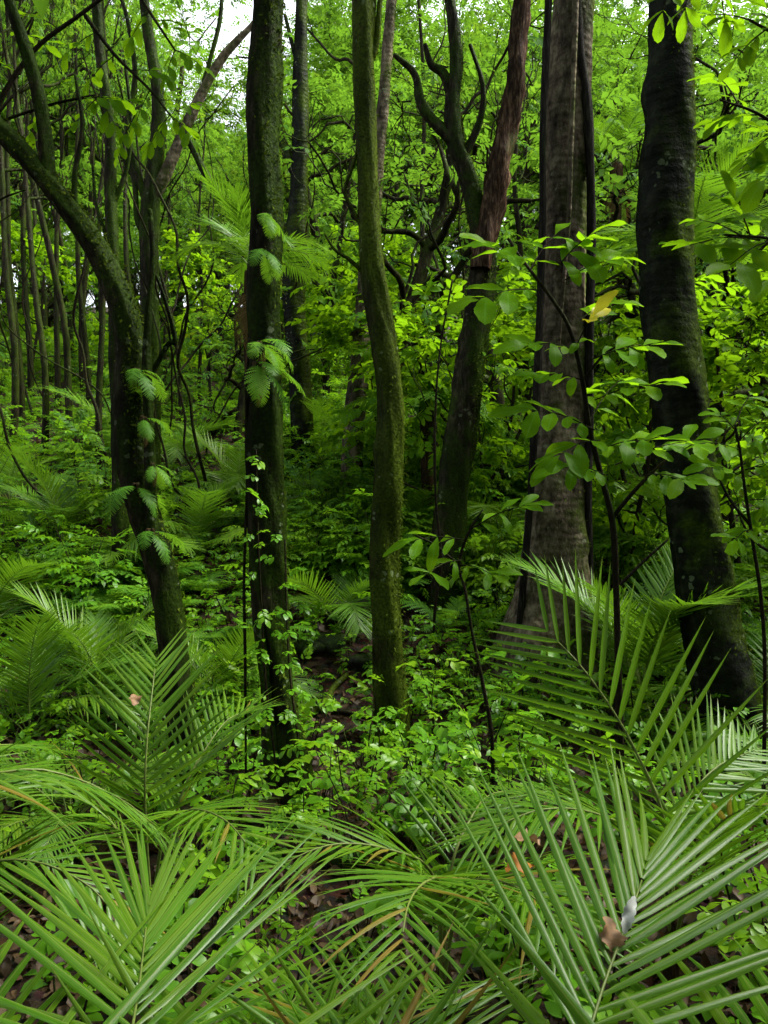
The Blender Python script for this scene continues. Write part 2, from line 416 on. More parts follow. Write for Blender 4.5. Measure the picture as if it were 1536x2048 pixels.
def soil():
    m = bpy.data.materials.new('forest_soil'); m.use_nodes = True
    nt = m.node_tree; L = nt.links; pb = nt.nodes['Principled BSDF']
    tc = nd(nt, 'ShaderNodeTexCoord')
    n1 = nd(nt, 'ShaderNodeTexNoise'); n1.inputs['Scale'].default_value = 7; n1.inputs['Detail'].default_value = 10; n1.inputs['Roughness'].default_value = 0.7
    vo = nd(nt, 'ShaderNodeTexVoronoi'); vo.inputs['Scale'].default_value = 22
    L.new(tc.outputs['Object'], n1.inputs['Vector']); L.new(tc.outputs['Object'], vo.inputs['Vector'])
    c = ramp(nt, n1.outputs['Fac'], [(0.3, (0.008, 0.006, 0.004)), (0.5, (0.028, 0.019, 0.011)), (0.62, (0.05, 0.034, 0.018)), (0.75, (0.03, 0.045, 0.01))])
    mx = nd(nt, 'ShaderNodeMix', data_type='RGBA', blend_type='MULTIPLY'); mx.inputs['Factor'].default_value = 0.6
    L.new(c, mx.inputs['A']); L.new(vo.outputs['Color'], mx.inputs['B'])
    L.new(mx.outputs['Result'], pb.inputs['Base Color'])
    pb.inputs['Roughness'].default_value = 0.8
    pb.inputs['Specular IOR Level'].default_value = 0.05
    bp = nd(nt, 'ShaderNodeBump'); bp.inputs['Strength'].default_value = 1; bp.inputs['Distance'].default_value = 0.05
    L.new(n1.outputs['Fac'], bp.inputs['Height']); L.new(bp.outputs[0], pb.inputs['Normal'])
    return m


M['soil'] = soil()

# ------------------------------------------------------------------ ground
xs = np.concatenate([np.linspace(-70, -12, 30)[:-1], np.linspace(-12, 12, 121), np.linspace(12, 70, 30)[1:]])
ys = np.concatenate([np.linspace(-40, -2, 20)[:-1], np.linspace(-2, 18, 111), np.linspace(18, 110, 50)[1:]])
XX, YY = np.meshgrid(xs, ys)
V = np.stack([XX, YY, ground(XX, YY)], -1).reshape(-1, 3)
ny, nx = XX.shape
i = (np.arange(ny - 1)[:, None] * nx + np.arange(nx - 1)[None])
Q = np.stack([i, i + 1, i + nx + 1, i + nx], -1).reshape(-1, 4)
g = Geo(); g.add(V, None, Q)
o = link('ground', g.mesh('ground', M['soil'])); o['kind'] = 'structure'


# ------------------------------------------------------------------ leaf templates
def strip(ts, ws, fold=0.25, curl=0.3, side=0.0, wave=0.0, rnd=0.5, seed=0):
    """leaf along +Y, normal +Z: centre line plus two edges; ws half widths"""
    ts = np.asarray(ts, float); ws = np.asarray(ws, float)
    k = len(ts); q = np.random.default_rng(seed)
    cz = -curl * ts ** 2
    cx = side * ts ** 2
    wv = wave * np.sin(ts * 9 + q.uniform(0, 6))
    C = np.stack([cx, ts, cz], -1)
    Lf = np.stack([cx - ws, ts, cz + fold * ws + wv * ws], -1)
    Rt = np.stack([cx + ws, ts, cz + fold * ws - wv * ws], -1)
    v = np.concatenate([C, Lf, Rt])
    a = np.concatenate([np.stack([np.zeros(k), ts, np.full(k, rnd)], -1), np.stack([np.full(k, -1), ts, np.full(k, rnd)], -1),
                        np.stack([np.full(k, 1), ts, np.full(k, rnd)], -1)])
    t, qd = [], []
    for j in range(k - 1):
        w0, w1 = ws[j] > 1e-6, ws[j + 1] > 1e-6
        for e, flip in ((k, 0), (2 * k, 1)):
            a_, b_, c_, d_ = j, j + 1, e + j + 1, e + j
            f = [a_, b_, c_, d_]
            if not w0: f = [a_, b_, c_]
            elif not w1: f = [a_, b_, d_]
            if flip: f = f[::-1]
            (t if len(f) == 3 else qd).append(f)
    return v, np.array(t, int).reshape(-1, 3), np.array(qd, int).reshape(-1, 4), a


def prof(n, wmax, peak=0.5, pw=1.0):
    t = np.linspace(0, 1, n)
    w = wmax * (np.sin(np.pi * t ** (math.log(0.5) / math.log(peak)))) ** pw
    w[0] = 0; w[-1] = 0
    return t, w


SMALL = [strip([0, 0.5, 1], [0, w, 0], f, c) for (w, f, c) in ((0.24, 0.3, 0.25), (0.28, 0.2, 0.4), (0.2, 0.35, 0.1))]
MED = [strip(*prof(5, w, pk, 0.8), f, c, sd_, wv, seed=s) for s, (w, pk, f, c, sd_, wv) in enumerate(
    ((0.27, 0.58, 0.2, 0.25, 0.05, 0.05), (0.3, 0.62, 0.15, 0.4, -0.06, 0.1), (0.25, 0.55, 0.3, 0.15, 0.03, 0.05)))]
def scallop(n, w, pk, amp):
    t, ww = prof(n, w, pk, 0.55)
    return t, ww * (1 + amp * np.sin(t * 34))


BIG = [strip(*scallop(17, w, pk, 0.05), f, c, sd_, wv, seed=s) for s, (w, pk, f, c, sd_, wv) in enumerate(
    ((0.25, 0.64, 0.18, 0.2, 0.06, 0.10), (0.28, 0.68, 0.12, 0.38, -0.08, 0.14), (0.24, 0.62, 0.28, 0.1, 0.03, 0.12), (0.26, 0.66, 0.1, 0.55, 0.1, 0.16)))]


def frames(d, nup, sx, sy, sz):
    """matrices with local Y = d, local Z close to nup"""
    d = nrm(d); x = nrm(np.cross(d, nup)); z = np.cross(x, d)
    return np.stack([x * np.reshape(sx, (-1, 1)), d * np.reshape(sy, (-1, 1)), z * np.reshape(sz, (-1, 1))], -1)


def make_spray(tpls, n, L, leaf, seed, twig=True, whorl=False):
    """twig with leaves, along +Y; returns (leaf template)"""
    q = np.random.default_rng(seed)
    g = Geo()
    for k in range(n):
        t = (k + 1) / n
        side = 1 if k % 2 else -1
        ang = side * math.radians(q.uniform(35, 70)) * (1 - 0.75 * (t > 0.99))
        d = np.array([[math.sin(ang), math.cos(ang), q.uniform(-0.3, 0.15)]])
        up = np.array([[q.uniform(-0.3, 0.3), q.uniform(-0.3, 0.3), 1.0]])
        s = leaf * q.uniform(0.7, 1.15)
        g.inst(tpls[q.integers(len(tpls))], frames(d, up, s, s, s), np.array([[0, L * (0.2 + 0.8 * t), -0.1 * L * t * t]]), [q.uniform(0.2, 0.8)])
    return g.arrays()


SPR = [make_spray(SMALL, 9, 0.30, 0.105, s) for s in range(5)]           # canopy sprays
SPRB = [make_spray(MED, 8, 0.30, 0.15, 20 + s) for s in range(5)]        # broadleaf understorey
SPRS = [make_spray(SMALL, 9, 0.2, 0.075, 40 + s) for s in range(5)]      # shrubs
SPRM = [make_spray(MED, 7, 0.13, 0.07, 60 + s) for s in range(5)]        # seedlings


def spray_cloud(g, kinds, pos, outw, q, smin, smax, tilt=0.35, droop=0.15, bright=None):
    """place sprays at pos, pointing roughly outw, mostly level"""
    pos = np.asarray(pos); N = len(pos)
    if N == 0: return
    d = np.asarray(outw) + q.normal(0, 0.6, (N, 3)); d[:, 2] = d[:, 2] * 0.4 - droop + q.normal(0, 0.15, N)
    up = np.stack([q.normal(0, tilt, N), q.normal(0, tilt, N), np.ones(N)], -1)
    s = q.uniform(smin, smax, N)
    r = q.uniform(0, 1, N) if bright is None else np.clip(bright + q.normal(0, 0.15, N), 0, 1)
    F = frames(d, up, s, s, s)
    ch = q.integers(0, len(kinds), N)
    for k in range(len(kinds)):
        m = ch == k
        if m.any(): g.inst(kinds[k], F[m], pos[m], r[m])


# ------------------------------------------------------------------ branching
def grow(q, p, d, L, r, lvl, maxl, lines, tips, wig=0.25, up=0.12, kids=(2, 4), spread=0.8, taper=0.55):
    n = 7
    pts = [p]; dd = nrm(d)
    for k in range(n):
        dd = nrm(dd + q.normal(0, wig, 3) + np.array([0, 0, up]))
        pts.append(pts[-1] + dd * L / n)
    pts = np.array(pts)
    rad = np.linspace(r, r * taper, n + 1)
    lines.append((pts, rad, lvl))
    if lvl >= maxl:
        for k in (3, 5, 7): tips.append((pts[k], nrm(pts[k] - pts[k - 1])))
        return
    m = q.integers(kids[0], kids[1] + 1)
    for k in range(m):
        f = n if k == 0 else int(q.integers(2 if lvl else 3, n + 1))
        base_d = nrm(pts[f] - pts[f - 1])
        ax = nrm(np.cross(base_d, q.normal(0, 1, 3)))
        nd_ = nrm(base_d + ax * spread * q.uniform(0.5, 1.2))
        grow(q, pts[f], nd_, L * q.uniform(0.5, 0.8), rad[f] * q.uniform(0.5, 0.75), lvl + 1, maxl, lines, tips, wig, up, kids, spread, taper)


def wood(lines, sides0=10, rough=0.05, seed=0, minr=0.004):
    g = Geo()
    for (pts, rad, lvl) in lines:
        tube(g, pts, np.maximum(rad, minr), max(4, sides0 - 2 * lvl), n=len(pts) * (2 if lvl < 2 else 1), rough=rough if lvl < 2 else 0, seed=seed + lvl)
    return g


def cloud_at_tips(g, tips, q, kinds, per, rad, smin, smax, centre, flat=0.6, **kw):
    pos = np.repeat(np.array([t[0] for t in tips]), per, 0)
    pos = pos + q.normal(0, rad, pos.shape) * np.array([1, 1, flat])
    out = nrm((pos - centre) * np.array([1, 1, 0.5]))
    spray_cloud(g, kinds, pos, out, q, smin, smax, **kw)


# ------------------------------------------------------------------ background trees (prototypes, then copies)
def proto_tree(seed, h, r, fork, spread, per, kinds, lmat, bmat, wig, maxl=3, rad=0.3, smin=0.8, smax=1.5, lean=0.1):
    q = np.random.default_rng(seed)
    lines, tips = [], []
    n = 9
    pts = [np.array([0, 0, -0.3])]; d = nrm([q.normal(0, lean), q.normal(0, lean), 1])
    for k in range(n):
        d = nrm(d + q.normal(0, wig * 0.4, 3) * np.array([1, 1, 0.2]) + np.array([0, 0, 0.25]))
        pts.append(pts[-1] + d * h * 0.75 / n)
    pts = np.array(pts); rads = np.linspace(r * 1.15, r * 0.45, n + 1)
    lines.append((pts, rads, 0))
    for k in range(2, n + 1):
        zf = k / n
        if zf < fork: continue
        for _ in range(q.integers(1, 3)):
            a = q.uniform(0, 6.28)
            dd = np.array([math.cos(a), math.sin(a), q.uniform(0.2, 0.9)])
            grow(q, pts[k], dd, h * spread * q.uniform(0.7, 1.2) * (1.1 - 0.4 * zf), rads[k] * q.uniform(0.45, 0.7), 1, maxl, lines, tips, wig, 0.1, (2, 3))
    gw = wood(lines, 9, 0.06, seed)
    gl = Geo()
    cloud_at_tips(gl, tips, q, kinds, per, rad, smin, smax, np.array([0, 0, h * 0.6]))
    return gw.mesh('trunk', bmat), gl.mesh('crown', lmat), h


PROTO = {
    'canopy': [proto_tree(100 + s, 11, 0.15, 0.32, 0.24, 7, SPR, M['canopy'], M['bark_far'], 0.22, 3, 0.34) for s in range(3)],
    'pole': [proto_tree(120 + s, 12, 0.085, 0.5, 0.16, 1, SPR, M['canopy'], M['bark_far'], 0.3, 3, 0.3) for s in range(2)],
    'twisty': [proto_tree(140 + s, 7.5, 0.12, 0.2, 0.28, 1, SPR, M['canopy'], M['bark_far'], 0.42, 3, 0.3) for s in range(2)],
    'under': [proto_tree(160 + s, 3.6, 0.03, 0.3, 0.24, 3, SPRB, M['broad'], M['twig'], 0.2, 2, 0.14, 0.6, 1.0) for s in range(3)],
}
LAB = {
    'canopy': ('forest_tree', 'leafy spreading tree', 'tree', 'canopy trees on the slope'),
    'pole': ('pole_tree', 'tall thin-stemmed tree', 'tree', 'thin pole trees on the back slope'),
    'twisty': ('twisted_tree', 'low crooked-limbed tree', 'tree', 'crooked trees on the slope'),
    'under': ('understorey_tree', 'slender broad-leaved tree', 'small tree', 'broadleaf understorey trees'),
}


MARKS = ((120, 'the heavy forked bough'), (330, 'the ferny bough trunk'), (450, 'the pale crooked branches'), (590, 'the climber wound trunk'), (700, 'the slanting mottled trunk'),
         (830, 'the slender mossy trunk'), (1040, 'the rotten topped tree'), (1220, 'the pale grey trunk'), (1420, 'the leaning dark trunk'), (9999, 'the bright right-hand sapling'))
MARKS = MARKS[:-1] + ((9999, 'the sapling past the burl trunk'), )


def where(x, y):
    if y < 2: return 'unseen beyond the clearing, added for shade'
    px = 768 + x / y * FOC
    m = next(n for c, n in MARKS if px < c)
    band = 'just uphill of' if y < 10.5 else 'partway up the slope behind' if y < 17 else 'high up the slope behind'
    return band + ' ' + m


def plant_tree(kind, x, y, s, rz, var=None, label=None, sz=None, group=None, name=None, desc=None):
    me_w, me_l, h = PROTO[kind][(var if var is not None else int(rng.integers(99))) % len(PROTO[kind])]
    nm, lb, ct, gr = LAB[kind]
    t = thing(name or nm, label or ((desc or lb) + ' ' + where(x, y)), ct, (x, y, gz(x, y)), (group or gr) if not label else None, rz, s)
    if sz: t.scale = (s, s, sz)
    link('trunk', me_w, t)
    stuff(link('crown', me_l, t))
    return t


def at_px(px, d):
    return (px - 768) / FOC * d


GAPS = ((445, 10, 215), )            # opening in the forest where sky shows: photo column, half width, lowest row


def too_tall(x, y, top):
    px = 768 + x / y * FOC
    for (c, hw, row) in GAPS:
        w = hw + 3.0 / y * FOC
        if abs(px - c) < w and top > CAM_H + (1024 - row) / FOC * y: return True
    return False


SPOTS = (((-0.44, 3.95), 'the climber wound trunk'), ((0.06, 5.2), 'the slender mossy trunk'), ((1.3, 6.2), 'the flaring pale trunk'), ((-1.1, 4.3), 'the bent foot of the bough tree'),
         ((0.52, 3.6), 'the wavy-leaved sapling'), ((2.36, 5.0), 'the leaning dark trunk'), ((-0.88, 2.85), 'the upright feathered palm'), ((0.98, 2.55), 'the swept-blade palm'),
         ((-1.25, 1.95), 'the arching silvery frond'), ((0.18, 2.35), 'the low thin-bladed palm'), ((2.1, 3.7), 'the bright crowded sapling'), ((-0.6, 5.9), 'the rocks in the bank'))


def beside(x, y):
    return 'close to ' + min(SPOTS, key=lambda p: (p[0][0] - x) ** 2 + (p[0][1] - y) ** 2)[1]


placed = []
def far_enough(x, y, dmin):
    for (a, b) in placed:
        if (a - x) ** 2 + (b - y) ** 2 < dmin ** 2: return False
    placed.append((x, y)); return True


# poles and trees the photo lets one place
for (px, d, s, var) in ((115, 14, 0.95, 0), (22, 11.5, 1.0, 1), (62, 15, 1.05, 0), (150, 17.5, 1.1, 1), (180, 13.5, 0.9, 0), (365, 13, 0.62, 1), (398, 14.5, 0.62, 0),
                        (655, 14, 1.1, 1), (-60, 13, 1.0, 0), (205, 20, 1.2, 0), (1060, 12.5, 1.0, 0), (1440, 12, 1.0, 1), (870, 13, 1.0, 0), (255, 16, 1.1, 1), (85, 20, 1.25, 1), (45, 12.5, 1.0, 0), (85, 11, 0.9, 1), (140, 12, 1.0, 1), (195, 10.5, 0.85, 0), (-10, 14, 1.1, 0), (170, 15.5, 1.1, 1), (330, 15, 0.7, 0)):
    x = at_px(px, d); placed.append((x, d)); plant_tree('pole', x, d, s * 0.62, px * 0.7, var, sz=s)
for (px, d, s, var) in ((820, 10.5, 1.0, 0), (1460, 9.5, 1.0, 1), (470, 12, 0.55, 1), (1250, 11.5, 1.05, 0), (1000, 15, 1.2, 1), (1560, 12, 1.1, 0), (660, 17, 1.2, 0)):
    x = at_px(px, d); placed.append((x, d)); plant_tree('twisty', x, d, s, px * 0.37, var)
nt_ = 0
for k in range(700):
    y = rng.uniform(13, 52); x = rng.uniform(-0.62 * y - 2, 0.62 * y + 2)
    s = rng.uniform(0.85, 1.15) * (min(0.62, 0.4 + 0.03 * (y - 13)) if y < 20 else min(1.55, 0.98 + 0.03 * (y - 20)))
    if y < 20 and rng.random() < 0.55: continue
    top = gz(x, y) + 11 * s
    if too_tall(x, y, top):
        if y < 15: continue
        s = (CAM_H + (1024 - 250) / FOC * y - gz(x, y)) / 11
        if s < 0.35: continue
    if not far_enough(x, y, 2.1): continue
    plant_tree('canopy' if rng.random() < 0.75 else 'twisty', x, y, s, rng.uniform(0, 6.28))
    nt_ += 1
    if nt_ >= 110: break
# young growth filling the upper slope
nt_ = 0
for k in range(400):
    y = rng.uniform(17, 44); x = rng.uniform(-0.6 * y - 1, 0.6 * y + 1)
    if not far_enough(x, y, 1.5): continue
    plant_tree('canopy', x, y, rng.uniform(0.3, 0.45), rng.uniform(0, 6.28), label=None, name='young_tree', desc='bushy young tree', group='young trees on the upper slope')
    nt_ += 1
    if nt_ >= 60: break
# unseen forest beside and behind the viewer, added to keep trunk fronts dark
for k, (x, y, s) in enumerate(((-4.5, -2.6, 0.8), (-2.2, -3.6, 0.85), (0.3, -3.2, 0.8), (2.6, -3.4, 0.85), (4.8, -2.4, 0.8), (-7, 1.0, 0.9), (7.5, 2.2, 0.9), (0.5, -6.5, 1.1), (-4, -6.5, 1.1), (4.5, -6.5, 1.1), (-8, -3.5, 1.1), (8.5, -3.5, 1.1), (-8.5, 5, 0.9), (9.5, 7, 0.9), (-2, -10, 1.3), (3, -10, 1.3), (-7, -10, 1.3), (8, -10, 1.3))):
    plant_tree('canopy', x, y, s, k * 1.3, k)
for k, (x, y, s) in enumerate(((-4.3, -0.6, 0.95), (3.9, -0.4, 0.95), (5.0, 1.5, 1.0), (-1.7, -1.4, 1.0), (1.9, -1.5, 1.0))):  # out-of-view trees added so their crowns shade the foreground palms
    plant_tree('canopy', x, y, s, k * 1.7 + 0.4, k + 1)
for k, (x, y) in enumerate(((-3.2, -4.6), (-0.8, -4.8), (1.6, -5), (3.8, -4.4), (-5.8, -4.2), (6.4, -4.4), (-1.5, -7.5), (2.5, -8))):  # more unseen trees, added to block low light from behind
    plant_tree('twisty', x, y, 0.75, k * 2.1, k)
# broadleaf understorey
for (px, d, s, var) in ((850, 7.9, 1.0, 0), (800, 9.5, 1.0, 1), (985, 10, 1.0, 2), (1245, 7.6, 1.0, 1), (1270, 10.5, 1.1, 0), (1490, 7.4, 1.1, 2), (1560, 6.4, 1.0, 0), (655, 14, 1.1, 1), (1100, 11.5, 1.2, 0), (50, 15.5, 1.2, 2), (420, 14.5, 1.0, 2), (1420, 12, 1.2, 1), (740, 15, 1.0, 0)):
    x = at_px(px, d); plant_tree('under', x, d, s, px * 0.53, var)


# ------------------------------------------------------------------ the big trees, drawn from their outlines at their own distance
def path(pl, d, lean=0.0):
    """[(px, py, width px)] -> points, radii"""
    pts, rad = [], []
    for (px, py, w) in pl:
        dd = d + lean * (1500 - py) / 1000
        pts.append(P(px, py, dd)); rad.append(w * 0.5 * dd / FOC)
    return np.array(pts), np.array(rad)


CROWN = [proto_tree(180 + s, 11, 0.15, 0.5, 0.22, 1, SPR, M['canopy'], M['bark_far'], 0.22, 3, 0.34)[1] for s in range(2)]


def big_tree(name, label, d, trunk, mat, branches=(), sides=28, rough=0.05, seed=0, bumps=(), flare=0.25, lean=0.0, crown=True, top=9.5, cs=0.55, moss=2600):
    pts, rad = path(trunk, d, lean)
    bx, by = pts[0][0], pts[0][1]
    base = np.array([bx, by, gz(bx, by)])
    pts = np.concatenate([[[bx, by, base[2] - 0.25]], pts[pts[:, 2] > base[2] + 0.1]])
    rad = np.concatenate([[rad[0]], rad[len(rad) - len(pts) + 1:]])
    if crown:
        tp = pts[-1]; dv = nrm(nrm(pts[-1] - pts[-3]) + np.array([0, 0, 1.2]))
        L = max(0.5, top - tp[2])
        pts = np.concatenate([pts, [tp + dv * L * 0.5, tp + dv * L]]); rad = np.concatenate([rad, [rad[-1] * 0.8, rad[-1] * 0.5]])
    t = thing(name, label, 'tree', tuple(base))
    g = Geo(); tube(g, pts - base, rad, sides, n=int(max(30, 24 * (pts[-1][2] - base[2]))), rough=rough, seed=seed, bumps=bumps, flare=flare, fine=0.8)
    link('trunk', g.mesh('trunk', mat), t)
    if moss:
        q = np.random.default_rng(seed + 500)
        nv = len(g.v[0]) - 1; VV = g.v[0][:nv].reshape(-1, sides, 3); CC = VV.mean(1, keepdims=True); NN = nrm(VV - CC)
        hz = CC[..., 2] + np.zeros_like(VV[..., 0]); thv = np.arctan2(NN[..., 1], NN[..., 0])
        fld = 0.9 * NN[..., 0] + 0.3 * np.sin(2 * thv + 2.1 * hz + seed) + 0.35 * np.sin(5.3 * hz + 3 * thv) + 0.3 * np.sin(11 * hz - 4 * thv + 1) + 0.5 * np.sin(1.1 * hz + seed)
        fld = np.where(hz < 7, fld, -9).ravel()
        pr = np.clip(fld - 0.35, 0, 1.2); pr = pr / pr.sum()
        ii = q.choice(nv, moss, p=pr)
        pp = VV.reshape(-1, 3)[ii] + q.normal(0, 0.012, (moss, 3)); nn = NN.reshape(-1, 3)[ii]
        dd = nn * 0.6 + q.normal(0, 0.5, (moss, 3)) + np.array([0, 0, -0.5])
        sc = q.uniform(0.012, 0.032, moss)
        gm_ = Geo(); gm_.inst(SMALL[0], frames(dd, nn + q.normal(0, 0.3, (moss, 3)), sc, sc, sc), pp, q.random(moss))
        stuff(link('moss', gm_.mesh('moss', M['moss']), t))
    for k, br in enumerate(branches):
        m = br.get('mat', mat)
        bp, brd = path(br['p'], br.get('d', d), br.get('lean', lean))
        g = Geo(); tube(g, bp - base, brd, 14, n=max(12, 14 * len(bp)), rough=rough * 1.3 * br.get('r', 1), seed=seed + 7 + k, fine=0.8 * br.get('r', 1))
        link('branch', g.mesh('branch', m), t)
    if crown:
        c = link('crown', (PROTO['canopy'][seed % 3][1] if d < 5.5 else CROWN[seed % len(CROWN)]), t, tuple(pts[-1] - base - np.array([0, 0, 6.2 * cs])))  # crowns above the view: nearest trees' made dense to shade the foreground
        c.scale = (cs, cs, cs); c.rotation_euler = (0, 0, seed * 1.1)
        stuff(c)
    return t, base


big_tree('forked_bough_tree', 'sinuous mossy tree on a bent foot whose heavy bough sweeps up and forks', 4.3,
         [(385, 1600, 66), (372, 1500, 58), (354, 1380, 57), (345, 1290, 56), (332, 1190, 56), (314, 1110, 58), (288, 1030, 62), (270, 950, 64), (264, 800, 62), (263, 690, 58), (243, 600, 52), (196, 500, 46), (140, 420, 43), (80, 345, 41), (20, 280, 39), (-40, 215, 36), (-70, 100, 34), (-80, -60, 30)],
         M['bark'], [dict(p=[(95, 375, 30), (92, 290, 27), (75, 180, 24), (50, 90, 22), (15, -10, 20), (-10, -120, 18)]),
                          dict(p=[(150, 430, 12), (150, 350, 10), (165, 250, 8), (150, 150, 6)]),
                          dict(p=[(322, 1130, 30), (306, 1050, 26), (303, 960, 23), (298, 850, 20), (293, 740, 18), (296, 640, 13), (306, 520, 11), (300, 420, 9)], d=4.2),
                          dict(p=[(296, 760, 10), (335, 690, 9), (350, 680, 9), (330, 600, 7), (300, 520, 5)])],
         26, 0.09, 5, cs=0.45, flare=0.2)
big_tree('upright_stem_tree', 'straight slim mottled tree rising behind the heavy forked bough', 7.3,
         [(243, 1240, 34), (240, 1000, 30), (236, 850, 28), (232, 700, 26), (228, 560, 25), (222, 400, 24), (218, 240, 22), (200, 100, 20), (190, -60, 18)],
         M['bark'], [dict(p=[(224, 420, 10), (255, 330, 8), (262, 240, 7), (250, 120, 6)]), dict(p=[(226, 500, 9), (195, 420, 7), (185, 330, 5)])], 16, 0.08, 6, cs=0.4, moss=500)
big_tree('many_stemmed_tree', 'pale crooked tree with splayed branches reaching towards the sky gap', 8.6,
         [(300, 1200, 44), (300, 1000, 40), (302, 800, 38), (300, 600, 36), (298, 480, 36), (302, 400, 36), (312, 300, 30), (318, 200, 26), (300, 90, 22), (285, -40, 18)],
         M['bark'], [dict(p=[(300, 410, 26), (338, 335, 23), (368, 260, 20), (402, 190, 18), (445, 115, 15), (505, 50, 11), (540, 0, 8)], mat=M['bark_grey']),
                     dict(p=[(368, 262, 11), (410, 345, 14), (440, 385, 15), (470, 415, 17)]),
                     dict(p=[(402, 190, 10), (420, 120, 9), (440, 40, 8), (445, -40, 6)]),
                     dict(p=[(300, 420, 18), (268, 330, 16), (255, 250, 12), (270, 150, 9), (255, 40, 8), (230, -40, 7)]),
                     dict(p=[(300, 480, 14), (275, 440, 12), (268, 360, 10), (240, 300, 9)])],
         18, 0.07, 7, cs=0.5, moss=700)
big_tree('ivy_trunk_tree', 'tall straight trunk wound with climber, furrowed and dark, leaning a little at its foot', 3.95,
         [(612, 1690, 84), (600, 1620, 70), (580, 1500, 60), (564, 1400, 52), (556, 1320, 54), (548, 1220, 60), (541, 1100, 66), (532, 980, 72), (529, 880, 74), (530, 780, 66), (530, 650, 62), (530, 540, 64), (534, 440, 64), (530, 340, 62), (525, 230, 60), (528, 120, 58), (534, 0, 56), (538, -120, 52)],
         M['bark'], [dict(p=[(545, 1560, 30), (535, 1400, 26), (518, 1200, 28), (508, 1000, 26), (505, 850, 20), (512, 760, 10)], d=3.9)],
         28, 0.1, 9, bumps=((0.62, 1.0, 0.12, 0.02), (0.42, 4.2, 0.2, 0.02)), flare=0.2, cs=0.5)
big_tree('grooved_back_tree', 'smooth grooved dark tree with forked top standing behind the climber wound trunk', 10.6,
         [(608, 945, 44), (604, 850, 44), (596, 720, 42), (588, 600, 46), (592, 540, 52), (594, 480, 48), (598, 380, 36), (600, 280, 34), (600, 180, 32), (602, 80, 26), (606, -60, 22)],
         M['bark_dark'], [dict(p=[(592, 350, 20), (570, 300, 18), (555, 230, 16), (552, 120, 14), (545, 20, 12), (540, -60, 10)]),
                          dict(p=[(600, 250, 14), (612, 170, 11), (590, 110, 9), (570, 30, 7)])],
         18, 0.07, 11, cs=0.55, top=12, moss=500)
big_tree('mossy_centre_tree', 'slender green mossy trunk with a gentle double bend in the middle of the clearing', 5.2,
         [(786, 1500, 76), (783, 1420, 66), (775, 1300, 60), (770, 1180, 57), (770, 1080, 56), (776, 980, 58), (781, 880, 55), (781, 800, 52), (770, 700, 52), (756, 610, 50), (745, 530, 48), (738, 440, 44), (735, 340, 42), (730, 230, 42), (727, 120, 44), (726, 0, 46), (722, -120, 42)],
         M['bark_moss'], [dict(p=[(735, 470, 10), (705, 420, 8), (690, 380, 7), (710, 320, 6), (715, 270, 4)]), dict(p=[(742, 560, 9), (700, 520, 7), (670, 500, 6), (650, 470, 4)]),
                          dict(p=[(728, 140, 16), (752, 90, 13), (760, 0, 11), (775, -60, 10)])],
         28, 0.07, 13, bumps=((0.23, 0.3, 0.05, 0.02),), flare=0.2, cs=0.5)
big_tree('slanting_slope_tree', 'slanting mottled trunk crossing behind the slender mossy trunk', 9.3,
         [(703, 1010, 46), (705, 920, 42), (712, 820, 40), (722, 700, 38), (730, 600, 36), (742, 480, 32), (752, 360, 28), (765, 220, 25), (775, 100, 22), (785, -40, 20)],
         M['bark_grey'], [dict(p=[(690, 930, 18), (695, 830, 16), (708, 730, 15), (715, 640, 12)])], 18, 0.06, 15, cs=0.45, top=11, moss=500)
big_tree('rotten_topped_tree', 'dark tree with a peeling reddish rotten stem rising from its fork', 7.3,
         [(878, 1280, 74), (888, 1150, 68), (903, 1000, 64), (925, 850, 60), (942, 720, 56), (958, 600, 52), (966, 500, 46), (955, 430, 40), (935, 350, 36), (910, 280, 34), (905, 200, 30), (912, 130, 26), (905, 40, 22), (895, -60, 20)],
         M['bark'], [dict(p=[(962, 540, 40), (975, 470, 46), (988, 390, 46), (1002, 310, 44), (1018, 230, 38), (1034, 150, 40), (1038, 70, 36), (1042, 0, 34), (1050, -120, 26)], mat=M['bark_red'], d=7.2, r=1.1),
                     dict(p=[(912, 290, 24), (870, 245, 22), (842, 205, 20), (830, 150, 15), (790, 110, 10)]), dict(p=[(908, 210, 22), (888, 150, 18), (862, 130, 14), (850, 90, 9)]),
                     dict(p=[(925, 320, 16), (960, 240, 12), (965, 170, 9), (940, 90, 7)])],
         22, 0.13, 17, cs=0.5, top=11)
t9, b9 = big_tree('big_pale_tree', 'thick pale grey trunk flaring at the foot with black vines hanging down it', 6.2,
         [(1085, 1420, 175), (1098, 1300, 138), (1106, 1180, 122), (1113, 1060, 114), (1118, 940, 100), (1122, 820, 94), (1124, 680, 90), (1127, 540, 88), (1130, 420, 86), (1132, 300, 86), (1138, 180, 84), (1144, 60, 82), (1148, -80, 78)],
         M['bark_grey'], (), 36, 0.06, 19, bumps=((0.33, 4.6, 0.1, 0.035), (0.62, 4.5, 0.06, 0.02), (0.7, 4.9, 0.05, 0.015)), flare=0.35, cs=0.55, top=10.5, moss=900)
big_tree('burl_trunk_tree', 'leaning dark wet trunk with bright moss and a burl on its flank', 5.0,
         [(1480, 1500, 128), (1448, 1380, 116), (1424, 1260, 108), (1404, 1140, 106), (1386, 1020, 104), (1370, 900, 104), (1356, 780, 106), (1342, 660, 106), (1332, 560, 104), (1329, 460, 104), (1334, 360, 104), (1340, 280, 100), (1342, 180, 88), (1341, 80, 84), (1342, -20, 82), (1344, -120, 78)],
         M['bark_dark'], (), 36, 0.045, 21, bumps=((0.475, 0.0, 0.14, 0.05), (0.43, 0.35, 0.1, 0.035), (0.39, 0.5, 0.12, 0.03)), flare=0.15, cs=0.5)

